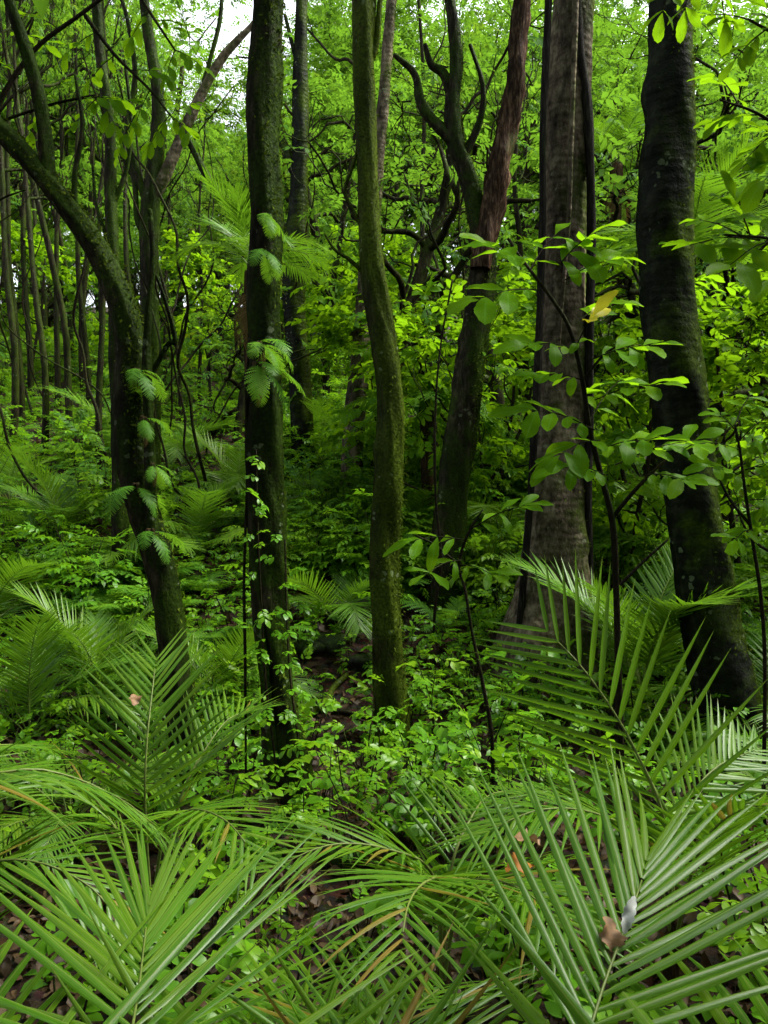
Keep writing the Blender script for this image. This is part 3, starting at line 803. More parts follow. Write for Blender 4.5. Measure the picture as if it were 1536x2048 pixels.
# hanging vines on the big pale tree
def vine(label, pl, d, mat=None, sides=7):
    pts, rad = path(pl, d)
    b = pts[0].copy()
    g = Geo(); tube(g, pts - b, rad, sides, n=8 * len(pts), rough=0.12, seed=len(label))
    o = link('hanging_vine', g.mesh('hanging_vine', mat or M['vine']), None, tuple(b))
    tag(o, label, 'vine')


vine('black rope vine hanging off the left flank of the pale grey trunk', [(1040, 1250, 16), (1060, 1000, 15), (1072, 800, 16), (1080, 600, 15), (1085, 420, 14), (1086, 250, 14), (1092, 120, 15), (1098, 0, 15), (1102, -140, 14)], 6.0)
vine('thick glossy black vine pressed to the lit side of the pale grey trunk', [(1178, 1200, 18), (1176, 1000, 17), (1178, 800, 18), (1180, 600, 18), (1182, 450, 18), (1180, 300, 20), (1172, 200, 22), (1160, 110, 20), (1156, 20, 18), (1158, -140, 16)], 6.05)
vine('pale peeling root strand running down the face of the grey trunk', [(1118, 700, 5), (1128, 560, 7), (1138, 430, 9), (1142, 300, 10), (1146, 180, 11), (1150, 60, 12), (1154, -140, 12)], 5.93, M['bark_grey'])
vine('thin bare vine dangling in front of the dark rotten tree foot', [(880, 1330, 5), (868, 1280, 5), (872, 1200, 6), (882, 1120, 6), (872, 1000, 5), (870, 850, 5), (880, 700, 4), (905, 560, 4)], 6.4, M['twig'])
vine('straight thin liana hanging beside the climber wound trunk', [(492, 1560, 5), (490, 1300, 6), (488, 1150, 6), (495, 950, 6), (492, 780, 5), (505, 640, 5)], 3.9, M['twig'])


for k in range(26):
    q = np.random.default_rng(900 + k)
    px = q.choice([q.uniform(0, 260), q.uniform(300, 480), q.uniform(820, 1060), q.uniform(1400, 1530)]); d = q.uniform(8.5, 14)
    x = at_px(px, d); z = gz(x, d); pts = [np.array([x, d, z - 0.05])]; dv = np.array([q.normal(0, 0.2), 0, 1.0])
    for j in range(14):
        dv = nrm(dv + q.normal(0, 0.28, 3) + np.array([0, 0, 0.2])); pts.append(pts[-1] + dv * 0.38)
    pts = np.array(pts); g = Geo(); tube(g, pts - pts[0], np.linspace(0.02, 0.008, 15) * q.uniform(0.6, 1.3), 6, n=50, rough=0.15, seed=k)
    tag(link('liana', g.mesh('liana', M['bark_far'] if k % 2 else M['twig']), None, tuple(pts[0])), 'thin crooked bare stem ' + where(x, d), 'vine', 'thin crooked stems at the back')

# ------------------------------------------------------------------ nikau palms
def leaflet_tpl(n, droop, seed):
    t = np.linspace(0, 1, n)
    w = np.clip(np.minimum(0.45 + 4 * t, 1), 0, 1) * (1 - np.clip((t - 0.35) / 0.65, 0, 1) ** 1.5)
    w[-1] = 0
    v, tr, q, a = strip(t, w * 0.5, 0, 0, 0, 0)
    v[:, 2] = -droop * t[np.arange(len(v)) % n] ** 2.2 - np.abs(v[:, 0]) * 0.022
    v[:, 0] += 0.6 * (np.random.default_rng(seed).uniform(-1, 1)) * t[np.arange(len(v)) % n] ** 2
    return v, tr, q, a


LT_NEAR = [leaflet_tpl(11, dr, s) for s, dr in enumerate((0.02, 0.06, 0.10, 0.16, 0.22, 0.3))]
LT_FAR = [leaflet_tpl(6, dr, s) for s, dr in enumerate((0.02, 0.06, 0.10, 0.16, 0.22, 0.3))]


def as_mesh(tpl, name, mat):
    g = Geo(); g.add(tpl[0], tpl[1], tpl[2], tpl[3])
    return g.mesh(name, mat)


LM_NEAR = [as_mesh(t, 'leaflet', M['palm']) for t in LT_NEAR]
LM_OLD = [as_mesh(t, 'leaflet', M['palm_old']) for t in LT_NEAR]


def frond_layout(ctrl, n, L, W, a0, a1, lift, start, hint, q, droopi):
    """rachis points and leaflet frames"""
    C, _ = catmull(np.asarray(ctrl, float), np.ones(len(ctrl)), 60)
    T = nrm(np.gradient(C, axis=0))
    out = []
    for k in range(n):
        u = k / (n - 1)
        f = (start + (1 - start) * u) * 59
        i0 = min(int(f), 58); fr = f - i0
        p = C[i0] * (1 - fr) + C[i0 + 1] * fr; tt = nrm(T[i0] * (1 - fr) + T[i0 + 1] * fr)
        if hint is not None: S = nrm(np.asarray(hint, float) - tt * np.dot(hint, tt))
        else:
            S = nrm(np.cross(tt, [0, 0, 1.0]) + 1e-6)
        N = np.cross(S, tt)
        ln = L * (0.45 + 0.55 * math.sin(math.pi * min(1, 0.18 + 0.82 * u) ** 0.8)) if u < 0.5 else L * (0.5 + 0.5 * math.sin(math.pi * (0.18 + 0.82 * u) ** 0.8) ** 0.7)
        an = math.radians(a0 + (a1 - a0) * u)
        for sd_ in (-1, 1):
            li = math.radians(lift + q.normal(0, 5)); aa = an + q.normal(0, 0.03)
            d = math.cos(aa) * tt + math.sin(aa) * (sd_ * math.cos(li) * S + math.sin(li) * N)
            l2 = ln * q.uniform(0.92, 1.06)
            nn = nrm(N * math.cos(li) - sd_ * S * math.sin(li) * 0.7 + q.normal(0, 0.08, 3))
            out.append((p, frames(d[None], nn[None], [W * (0.75 + 0.25 * math.sin(math.pi * u))], [l2], [l2])[0], min(5, max(0, int(droopi + q.normal(0, 0.9)))), q.uniform(0.25, 0.75)))
    return C, out


def frond_combined(ctrl, n, L, W, a0=62, a1=28, lift=12, start=0.22, hint=None, seed=0, droopi=2.5, mat=None, rr=0.008):
    q = np.random.default_rng(seed)
    C, lf = frond_layout(ctrl, n, L, W, a0, a1, lift, start, hint, q, droopi)
    g = Geo()
    tube(g, C[::6], np.linspace(rr, rr * 0.25, len(C[::6])), 5, n=14)
    for k in range(6):
        sel = [x for x in lf if x[2] == k]
        if sel: g.inst(LT_FAR[k], np.array([x[1] for x in sel]), np.array([x[0] for x in sel]), [x[3] for x in sel])
    return g.mesh('frond', mat or M['palm'])


def frond_objects(parent, origin, ctrl, n, L, W, a0=60, a1=28, lift=12, start=0.3, hint=None, seed=0, droopi=2, rr=0.007, old=0.02):
    q = np.random.default_rng(seed)
    C, lf = frond_layout(ctrl, n, L, W, a0, a1, lift, start, hint, q, droopi)
    g = Geo(); tube(g, C[::4] - origin, np.linspace(rr, rr * 0.25, len(C[::4])), 7, n=30)
    fo = link('frond', g.mesh('rachis', M['rachis']), parent)
    for (p, F, k, r) in lf:
        o = link('leaflet', (LM_OLD if q.random() < old else LM_NEAR)[k], fo)
        m4 = Matrix.Identity(4)
        p = p - origin
        for a in range(3):
            for b in range(3): m4[a][b] = F[a, b]
            m4[a][3] = p[a]
        o.matrix_local = m4
    return fo


def near_palm(label, base, fronds):
    bx, by = base
    org = np.array([bx, by, gz(bx, by)])
    t = thing('nikau_palm', label, 'palm', tuple(org))
    g = Geo(); tube(g, [[0, 0, -0.1], [0, 0, 0.1], [0.01, 0, 0.22]], [0.035, 0.04, 0.02], 8, n=8, rough=0.1)
    link('stem', g.mesh('stem', M['fibre']), t)
    for k, f in enumerate(fronds):
        f = dict(f)
        ctrl = [org + np.array([0, 0, 0.12])] + [P(*c) for c in f.pop('p')]
        frond_objects(t, org, ctrl, seed=int(base[0] * 100 + 500) % 97 + 31 * k, **f)
    return t


near_palm('big juvenile palm frond with stiff pale ribbed blades holding two dry leaves', (0.24, 0.60), [
    dict(p=[(1100, 2330, 0.86), (1165, 2100, 1.02), (1222, 1930, 1.16), (1278, 1780, 1.32), (1292, 1720, 1.4)], n=16, L=0.58, W=0.018, a0=50, old=0, a1=10, lift=10, start=0.66, hint=(1, 0, 0), droopi=0.6, rr=0.006),
    dict(p=[(1350, 2300, 0.9), (1480, 2120, 1.05), (1640, 2000, 1.25)], n=11, L=0.45, W=0.022, lift=5, start=0.55, droopi=2.2),
    dict(p=[(960, 2400, 0.95), (830, 2240, 1.2), (700, 2160, 1.5), (560, 2150, 1.75)], n=15, L=0.42, W=0.018, lift=10, start=0.5, droopi=2.5)])
near_palm('big juvenile palm frond spreading stiff wet blades in a broad fan', (-0.38, 0.66), [
    dict(p=[(240, 2330, 0.95), (262, 2080, 1.12), (280, 1960, 1.25), (290, 1870, 1.38), (298, 1810, 1.46)], n=17, L=0.58, W=0.018, a0=54, old=0, a1=10, lift=8, start=0.66, hint=(1, 0, 0), droopi=0.8, rr=0.006),
    dict(p=[(80, 2300, 1.0), (-60, 2100, 1.2), (-180, 1980, 1.4)], n=12, L=0.45, W=0.022, lift=8, start=0.55, droopi=2.2),
    dict(p=[(430, 2260, 1.1), (520, 2080, 1.4), (620, 1970, 1.7), (690, 1920, 1.95)], n=15, L=0.42, W=0.018, lift=14, start=0.3, droopi=1.8)])
near_palm('arching palm frond with silvery drooping blades beside the broad fan frond', (-1.25, 1.95), [
    dict(p=[(-150, 1640, 1.95), (0, 1545, 2.0), (130, 1550, 2.1), (260, 1610, 2.2), (340, 1680, 2.25)], n=30, L=0.34, W=0.015, lift=-8, start=0.2, droopi=3.6),
    dict(p=[(-120, 1800, 1.9), (20, 1720, 1.9), (160, 1760, 1.9), (250, 1850, 1.85)], n=26, L=0.36, W=0.016, lift=-5, start=0.2, droopi=3.4),
    dict(p=[(-200, 1640, 2.1), (-120, 1530, 2.3), (0, 1490, 2.6), (120, 1500, 2.9)], n=26, L=0.32, W=0.014, lift=0, start=0.2, droopi=3)])
near_palm('upright young palm with a feathered frond facing out below the bent mossy stem', (-0.88, 2.85), [
    dict(p=[(292, 1660, 2.8), (290, 1560, 2.78), (296, 1460, 2.84), (306, 1370, 2.98), (312, 1320, 3.1)], n=21, L=0.42, W=0.018, a0=62, a1=28, lift=8, start=0.28, hint=(1, 0, 0.05), droopi=1.2),
    dict(p=[(360, 1600, 2.9), (410, 1500, 3.0), (455, 1440, 3.15), (500, 1420, 3.3)], n=22, L=0.34, W=0.015, lift=18, start=0.3, droopi=1.6),
    dict(p=[(220, 1640, 2.8), (140, 1560, 2.75), (40, 1540, 2.7), (-40, 1590, 2.65)], n=24, L=0.34, W=0.015, lift=-4, start=0.25, droopi=3.4),
    dict(p=[(330, 1660, 2.65), (380, 1620, 2.4), (450, 1640, 2.2), (510, 1710, 2.05)], n=22, L=0.32, W=0.015, lift=5, start=0.3, droopi=3)])
near_palm('large young palm with long swept blades standing before the leaning dark trunk', (0.98, 2.55), [
    dict(p=[(1330, 1650, 2.55), (1280, 1520, 2.6), (1225, 1420, 2.64), (1160, 1330, 2.7), (1095, 1262, 2.8)], n=17, L=0.54, W=0.021, a0=62, a1=34, lift=4, start=0.22, hint=(0.75, -0.25, 0.6), droopi=0.9, rr=0.008),
    dict(p=[(1350, 1660, 2.6), (1390, 1580, 2.7), (1440, 1530, 2.8), (1510, 1500, 2.95)], n=22, L=0.38, W=0.018, lift=14, start=0.25, droopi=1.2, hint=(1, 0, -0.3)),
    dict(p=[(1300, 1700, 2.5), (1200, 1630, 2.4), (1080, 1620, 2.3), (960, 1670, 2.2)], n=26, L=0.38, W=0.016, lift=0, start=0.25, droopi=3),
    dict(p=[(1400, 1700, 2.4), (1480, 1620, 2.25), (1570, 1620, 2.1), (1640, 1680, 2.0)], n=24, L=0.42, W=0.017, lift=5, start=0.25, droopi=2.6)])
near_palm('low palm with thin dry-tipped blades spreading over the clearing floor', (0.18, 2.35), [
    dict(p=[(870, 1760, 2.3), (780, 1700, 2.2), (660, 1690, 2.1), (540, 1740, 2.0)], n=26, L=0.36, W=0.013, lift=5, start=0.2, droopi=3),
    dict(p=[(900, 1750, 2.35), (940, 1640, 2.5), (980, 1590, 2.7), (1040, 1580, 2.9)], n=24, L=0.34, W=0.013, lift=10, start=0.25, droopi=2.4),
    dict(p=[(880, 1780, 2.2), (860, 1760, 1.9), (820, 1800, 1.65), (800, 1900, 1.45)], n=24, L=0.36, W=0.014, lift=5, start=0.25, droopi=3, old=0.06),
    dict(p=[(920, 1790, 2.2), (980, 1760, 2.0), (1060, 1790, 1.8), (1130, 1860, 1.65)], n=24, L=0.36, W=0.014, lift=5, start=0.25, droopi=3, old=0.06)])
near_palm('grassy clump of narrow palm blades at the very front between the two fans', (-0.02, 1.25), [
    dict(p=[(740, 2300, 1.2), (700, 2130, 1.3), (650, 2040, 1.45), (580, 2000, 1.6)], n=20, L=0.36, W=0.013, lift=15, start=0.3, droopi=2.5, old=0.06),
    dict(p=[(760, 2300, 1.2), (790, 2130, 1.3), (830, 2020, 1.45), (890, 1970, 1.65)], n=20, L=0.36, W=0.013, lift=15, start=0.3, droopi=2.5, old=0.06),
    dict(p=[(750, 2320, 1.15), (740, 2170, 1.2), (745, 2080, 1.4), (750, 2000, 1.65)], n=20, L=0.34, W=0.013, lift=15, start=0.3, hint=(1, 0, 0), droopi=1.6)])


# generic palms on the slope: shared fronds
def arc(L, el, droop, side=0.0, n=7):
    pts = []; p = np.zeros(3); a = math.radians(el)
    for k in range(n):
        pts.append(p.copy())
        p = p + L / (n - 1) * np.array([side * k / n, math.cos(a), math.sin(a)])
        a -= math.radians(droop) / (n - 1)
    return np.array(pts)


FROND = [frond_combined(arc(1.25, el, dr, sd_), 34, 0.42, 0.021, lift=lf, seed=s, droopi=di, start=0.2) for s, (el, dr, sd_, lf, di) in enumerate(
    ((72, 75, 0.1, 10, 2), (60, 95, -0.1, 5, 3), (45, 80, 0.05, 0, 3.2), (80, 60, 0.0, 15, 1.5), (55, 110, 0.15, -5, 3.6)))]


def palm(px, d, s, n, label, group=None, rz=0.0, dz=0.0, seed=0, els=(0, 1, 2, 3, 4), xy=None):
    x, y = xy if xy else (at_px(px, d), d)
    q = np.random.default_rng(seed + int(px) % 5000)
    t = thing('nikau_palm', label, 'palm', (x, y, gz(x, y) + dz), group, rz, s)
    for k in range(n):
        f = link('frond', FROND[els[q.integers(len(els))]], t)
        f.rotation_euler = (q.normal(0, 0.08), q.normal(0, 0.08), 6.283 * k / n + q.normal(0, 0.25))
        v = q.uniform(0.8, 1.15); f.scale = (v, v, v)
    return t


for k, (px, d, s, n) in enumerate(((200, 5.6, 0.75, 8), (60, 5.0, 0.75, 7), (430, 5.4, 0.72, 7), (395, 8.2, 0.9, 8), (280, 7.6, 0.7, 7), (675, 6.7, 0.8, 8), (120, 8.3, 0.8, 7), (-40, 6.5, 0.8, 7),
                                   (830, 8.6, 0.9, 8), (470, 9.6, 0.9, 8), (340, 10.5, 1.0, 8), (1000, 8.6, 0.9, 8), (655, 11.0, 0.9, 8), (1430, 7.5, 1.1, 9), (1320, 8.5, 1.2, 9),
                                   (1530, 5.2, 0.8, 7), (230, 11.5, 1.0, 8), (20, 9.5, 0.9, 7), (985, 7.6, 0.6, 7), (560, 8.3, 0.7, 7), (900, 10.5, 1.0, 8))):
    palm(px, d, s, n, 'young feathery palm ' + where(at_px(px, d), d), 'young palms on the slope', 0.7 * k, 0, k)
palm(1285, 5.4, 1.0, 10, 'tall-fronded young palm arching between the pale grey and leaning dark trunks', None, 0.4, 0.1, 77, (0, 0, 3, 1))
palm(140, 3.7, 0.6, 8, 'low dark palm in the hollow behind the arching silvery frond', None, 0.4, 0, 78, (1, 2, 4))
palm(1590, 4.0, 0.6, 8, 'dense palm clump just past the foot of the leaning dark trunk', None, 1.4, 0, 79, (1, 2, 4))


# mature nikau trees
DEADF = [frond_combined(arc(1.2, -40, 45, sd_), 26, 0.36, 0.016, lift=-10, seed=70 + s, droopi=4, mat=M['dead']) for s, sd_ in enumerate((0.1, -0.1))]


def nikau_tree(px, d, py, label, s, n, nd_, seed, rz=0.0):
    q = np.random.default_rng(seed)
    x = at_px(px, d); z0 = gz(x, d); h = CAM_H - (py - 1024) / FOC * d - z0
    t = thing('nikau_tree', label, 'palm', (x, d, z0))
    g = Geo(); tube(g, [[0, 0, -0.2], [0.02, 0, h * 0.4], [-0.02, 0, h * 0.8], [0, 0, h]], [0.1, 0.085, 0.08, 0.09], 14, n=30, rough=0.03)
    link('trunk', g.mesh('trunk', M['fibre']), t)
    for k in range(n):
        f = link('frond', FROND[q.integers(5)], t, (0, 0, h)); f.rotation_euler = (q.normal(0, 0.1), q.normal(0, 0.1), rz + 6.283 * k / n + q.normal(0, 0.2))
        v = s * q.uniform(0.9, 1.15); f.scale = (v, v, v)
    for k in range(nd_):
        f = link('dead_frond', DEADF[k % 2], t, (0, 0, h - 0.1)); f.rotation_euler = (q.uniform(-0.6, -0.15), q.normal(0, 0.1), 6.283 * k / max(1, nd_) + q.normal(0, 0.3))
        v = s * q.uniform(0.6, 0.9); f.scale = (v, v, v)


nikau_tree(505, 8.2, 545, 'nikau palm with drooping fronds and a dead brown skirt behind the climber wound trunk', 0.75, 11, 10, 5)
nikau_tree(1372, 8.2, 545, 'nikau palm whose long fronds stick out both sides behind the leaning dark trunk', 1.15, 9, 2, 6, 0.25)
nikau_tree(1235, 12, 330, 'distant nikau palm high on the slope past the pale grey trunk', 1.1, 8, 2, 8)


# ------------------------------------------------------------------ ferns
def fern_frond(L, n, wid, el, droop, seed, side=0.0):
    q = np.random.default_rng(seed)
    C, _ = catmull(arc(L, el, droop, side), np.ones(7), 40)
    T = nrm(np.gradient(C, axis=0))
    g = Geo(); tube(g, C[::5], np.linspace(0.005, 0.0015, len(C[::5])), 4, n=10)
    # toothed pinna: along +Y, 7 lobes a side
    k = 7
    v = [[0, 0, 0]]; tr = []
    for j in range(k):
        t0, t1 = j / k, (j + 1) / k
        w = 0.16 * (1 - t0) ** 0.7 + 0.02
        b = len(v)
        v += [[0, t0, 0], [0, t1, 0], [-w, t0 + 0.8 / k, -0.02], [w, t0 + 0.8 / k, -0.02]]
        tr += [[b, b + 1, b + 2], [b, b + 3, b + 1]]
    v = np.array(v, float); v[:, 2] -= 0.15 * v[:, 1] ** 2
    a = np.zeros_like(v); a[:, 2] = 0.5
    tpl = (v, np.array(tr), np.zeros((0, 4), int), a)
    Fs, Ps, Rs = [], [], []
    for i in range(n):
        u = i / (n - 1); f = (0.15 + 0.85 * u) * 39; i0 = min(int(f), 38)
        p = C[i0] + (C[i0 + 1] - C[i0]) * (f - i0); t = T[i0]
        S = nrm(np.cross(t, [0, 0, 1.0])); N = np.cross(S, t)
        ln = wid * (math.sin(math.pi * (0.12 + 0.88 * u)) ** 0.8 * 0.9 + 0.06)
        for sd_ in (-1, 1):
            an = math.radians(72 - 30 * u) + q.normal(0, 0.06)
            d = math.cos(an) * t + math.sin(an) * sd_ * S + N * q.normal(-0.05, 0.08)
            Fs.append(frames(d[None], N[None], [ln * 1.15], [ln], [ln])[0]); Ps.append(p); Rs.append(q.uniform(0.2, 0.8))
    g.inst(tpl, np.array(Fs), np.array(Ps), Rs)
    return g


FERN = [fern_frond(0.75, 19, 0.19, el, dr, s, sd_).mesh('frond', M['fern']) for s, (el, dr, sd_) in enumerate(((60, 80, 0.1), (45, 70, -0.1), (35, 60, 0.0), (70, 100, 0.05)))]
FERN_DEAD = [fern_frond(0.6, 18, 0.13, -20, 60, 9).mesh('dead_frond', M['dead'])]


def fern(loc, s, n, label, group, seed, name='fern', a0=0, a1=6.283, pitch=0.0):
    q = np.random.default_rng(seed)
    t = thing(name, label, 'fern', tuple(loc), group, 0, s)
    for k in range(n):
        f = link('frond', FERN[q.integers(4)], t)
        f.rotation_euler = (pitch + q.normal(0, 0.1), q.normal(0, 0.1), a0 + (a1 - a0) * (k + 0.5) / n + q.normal(0, 0.2))
        v = q.uniform(0.75, 1.15); f.scale = (v, v, v)
    return t


nf = 0
for k in range(500):
    y = 5.7 + 9.5 * rng.random() ** 1.3; x = rng.uniform(-0.56 * y, 0.56 * y)
    px = 768 + x / y * FOC
    if 560 < px < 1020 and y < 6.6: continue
    if not far_enough(x, y, 0.42): continue
    fern((x, y, gz(x, y)), rng.uniform(0.6, 1.05), int(rng.integers(6, 10)), 'arching green ground fern ' + where(x, y), 'ground ferns on the hillside', k)
    nf += 1
    if nf >= 85: break

for k, (px, y) in enumerate(((215, 6.6), (240, 7.0), (270, 6.8), (200, 7.4), (300, 7.2), (250, 7.8))):
    x = at_px(px, y)
    fern((x, y, gz(x, y)), 1.1, 9, 'tall fern in the dense clump behind the heavy bough trunk', 'ferns clumped behind the bough trunk', 700 + k)
# tree fern
x, d = at_px(850, 8.8), 8.8; z0 = gz(x, d); h = CAM_H - (815 - 1024) / FOC * d - z0
t = thing('tree_fern', 'tree fern with brown hairy trunk and pale level fronds behind the mossy trunk', 'tree fern', (x, d, z0))
g = Geo(); tube(g, [[0, 0, -0.2], [0.03, 0, h * 0.5], [0, 0, h]], [0.09, 0.07, 0.085], 12, n=26, rough=0.12, seed=3); link('trunk', g.mesh('trunk', M['fibre']), t)
for k in range(10):
    f = link('frond', FERN[2 if k % 2 else 1], t, (0, 0, h)); f.rotation_euler = (rng.normal(-0.3, 0.1), 0, k * 0.63); f.scale = (1.5, 1.5, 1.5)

# ferns perched on trunks: (px, py, d, scale, n, label)
for k, (px, py, d, s, n, lb) in enumerate((
        (530, 430, 3.72, 0.22, 5, 'small perching fern high on the climber wound trunk'),
        (528, 500, 3.72, 0.25, 5, 'perching fern just under the top one on the climber wound trunk'),
        (520, 690, 3.70, 0.32, 6, 'shaggy perching fern halfway up the climber wound trunk'),
        (515, 730, 3.68, 0.36, 5, 'hanging perching fern below the shaggy one on the climber wound trunk'),
        (275, 742, 4.12, 0.34, 5, 'topmost perching fern spreading from the heavy bough trunk'),
        (288, 838, 4.12, 0.28, 5, 'middle perching fern on the heavy bough trunk'),
        (272, 975, 4.1, 0.36, 5, 'lowest perching fern wrapped on the heavy bough trunk'),
        (300, 1065, 4.1, 0.34, 5, 'ferny tuft at the bend of the heavy bough trunk'),
        (306, 930, 4.1, 0.22, 4, 'thin perching fern trailing down the bent mossy stem'))):
    p = P(px, py, d)
    PF = fern(p, s, n, lb, None, 300 + k, 'perching_fern', math.pi - 0.2, 2 * math.pi + 0.2, -1.05)
    t = PF
    g = Geo()
    for j in range(9):
        a_ = rng.uniform(math.pi, 2 * math.pi)
        tube(g, [[0, 0.06, 0.02], [0.05 * math.cos(a_), 0.03 * math.sin(a_), rng.uniform(-0.05, 0.06)], [0.08 * math.cos(a_), 0.05 * math.sin(a_), rng.uniform(-0.3, 0.05)]], [0.03, 0.022, 0.006], 5, n=7, rough=0.2, seed=j)
    link('root_clump', g.mesh('root_clump', M['fibre']), t)
    if k in (2, 3, 5, 8):
        f = link('dead_frond', FERN_DEAD[0], t); f.rotation_euler = (-0.9, 0.2, math.pi * 1.4)


# ------------------------------------------------------------------ shrubs and seedlings
def proto_shrub(seed, h, n, kinds, mat, per, rad, smin=0.8, smax=1.3):
    q = np.random.default_rng(seed)
    gw, gl = Geo(), Geo()
    pos = []
    for k in range(n):
        a = q.uniform(0, 6.28); l = h * q.uniform(0.5, 1.1); o = q.uniform(0.1, 0.55)
        e = np.array([math.cos(a) * l * o, math.sin(a) * l * o, l])
        m = e * 0.5 + q.normal(0, 0.03, 3)
        tube(gw, [[0, 0, -0.08], m, e], [0.007, 0.005, 0.003], 4, n=6)
        for f in np.linspace(0.4, 1, per): pos.append((e * f + q.normal(0, rad, 3) * [1, 1, 0.5]))
    pos = np.array(pos)
    pos[:, 2] = np.maximum(pos[:, 2], 0.04)
    spray_cloud(gl, kinds, pos, nrm(pos * [1, 1, 0.2] + 1e-3), q, smin, smax, 0.3, 0.1)
    return gw.mesh('stems', M['twig']), gl.mesh('leaves', mat)


SHRUB = [proto_shrub(200 + s, 0.75, 11, SPRS, M['shrub'], 7, 0.09) for s in range(3)] + [proto_shrub(210 + s, 1.0, 9, SPRS, M['canopy'], 8, 0.12, 1, 1.6) for s in range(3)]
SHRUB_B = [proto_shrub(220 + s, 0.85, 11, SPRS, M['shrub'], 8, 0.12, 1, 1.6) for s in range(2)]
SEED = [proto_shrub(230 + s, 0.42, 4, SPRM, M['shrub'], 4, 0.03, 0.8, 1.2) for s in range(4)]
SEED_T = [proto_shrub(240 + s, 0.75, 2, SPRM, M['shrub'], 4, 0.04, 0.9, 1.4) for s in range(3)]


def bush(name, me, x, y, s, rz, label, cat, group):
    t = thing(name, label, cat, (x, y, gz(x, y)), group, rz, s)
    link('stem', me[0], t); stuff(link('foliage', me[1], t))
    return t


ns = 0
for k in range(1500):
    y = 6.3 + 24 * rng.random() ** 1.7; x = rng.uniform(-0.6 * y, 0.6 * y)
    px = 768 + x / y * FOC
    if 560 < px < 1000 and y < 7.0: continue
    if not far_enough(x, y, 0.38): continue
    v = int(rng.integers(6)) if y > 8 else int(rng.integers(4))
    lb = ('low glossy-leaved shrub ' + where(x, y), 'low glossy shrubs') if v < 3 else ('taller loose yellow-green shrub ' + where(x, y), 'taller loose shrubs')
    bush('shrub', SHRUB[v], x, y, rng.uniform(0.6, 1.1) * (1 + 0.03 * max(0, y - 10)), rng.uniform(0, 6.28), lb[0], 'shrub', lb[1])
    ns += 1
    if ns >= 230: break
for k in range(66):
    y = rng.uniform(6.9, 12.5); px = rng.uniform(-40, 1560) if k % 2 else rng.uniform(560, 1080); x = at_px(px, y)
    bush('shrub', SHRUB_B[k % 2], x, y, rng.uniform(0.65, 1.0), rng.uniform(0, 6.28), 'fresh light-green leafy shrub ' + where(x, y), 'shrub', 'fresh light-green shrubs')
ns = 0
for k in range(900):
    px = rng.uniform(380, 1100); y = rng.uniform(2.7, 6.6); x = at_px(px, y)
    if 600 < px < 760 and 4.3 < y and rng.random() < 0.75: continue
    if 500 < px < 690 and y < 4.1 and rng.random() < 0.8: continue
    if 740 < px < 840 and y < 5.3 and rng.random() < 0.5: continue
    if not far_enough(x, y, 0.17): continue
    tall = rng.random() < 0.25
    me = (SEED_T if tall else SEED)[int(rng.integers(3))]
    bush('seedling', me, x, y, rng.uniform(0.45, 0.95), rng.uniform(0, 6.28), ('tall spindly seedling ' if tall else 'low bushy small-leaved seedling ') + beside(x, y), 'seedling', 'tall seedlings of the clearing' if tall else 'low seedlings of the clearing')
    ns += 1
    if ns >= 120: break
ns = 0
for k in range(600):
    y = rng.uniform(2.0, 5.5); px = rng.uniform(-400, 1950); x = at_px(px, y)
    if 380 < px < 1100 and y > 2.7: continue
    if not far_enough(x, y, 0.2): continue
    bush('seedling', SEED[int(rng.integers(4))], x, y, rng.uniform(0.6, 1.1), rng.uniform(0, 6.28), 'small seedling tucked under fronds ' + beside(x, y), 'seedling', 'seedlings under the palms')
    ns += 1
    if ns >= 70: break

# ------------------------------------------------------------------ saplings with large leaves, each leaf a piece
BIGM = [as_mesh(t, 'leaf', M['broad']) for t in BIG]
YELM = as_mesh(BIG[1], 'leaf', M['yellow_leaf'])


def put(o, F, p):
    m4 = Matrix.Identity(4)
    for a in range(3):
        for b in range(3): m4[a][b] = F[a, b]
        m4[a][3] = p[a]
    o.matrix_local = m4


def compound(parent, org, start, end, n, size, seed, up=(0, -0.6, 1), yellow=False, slim=0.85):
    """a leafy twig: leaves in pairs along it and one at its end"""
    q = np.random.default_rng(seed)
    start, end = np.asarray(start), np.asarray(end)
    mid = (start + end) / 2 + np.array([0, 0, 0.06 * np.linalg.norm(end - start)])
    g = Geo(); C, _ = tube(g, np.array([start, mid, end]) - org, [0.0035, 0.0025, 0.0015], 5, n=10)
    tw = link('twig', g.mesh('twig', M['twig']), parent)
    T = nrm(end - start); U = nrm(np.asarray(up, float)); S = nrm(np.cross(T, U))
    ts = np.linspace(0.25, 0.95, max(1, (n - 1) // 2)).tolist()
    items = [(1.0, 0)] + [(t, s) for t in ts for s in (-1, 1)]
    for (t, s) in items[:n]:
        p = C[min(9, int(t * 9))]
        an = math.radians(q.uniform(40, 68)) * s
        d = math.cos(an) * T + math.sin(an) * S + U * q.normal(-0.05, 0.15)
        nn = nrm(U + q.normal(0, 0.22, 3))
        l = 1.05 * size * q.uniform(0.75, 1.15) * (0.75 if t < 0.4 else 1)
        o = link('leaf', YELM if (yellow and s == 0) or (yellow and t > 0.8) else BIGM[q.integers(4)], tw)
        put(o, frames(d[None], nn[None], [l * slim], [l], [l])[0], p)


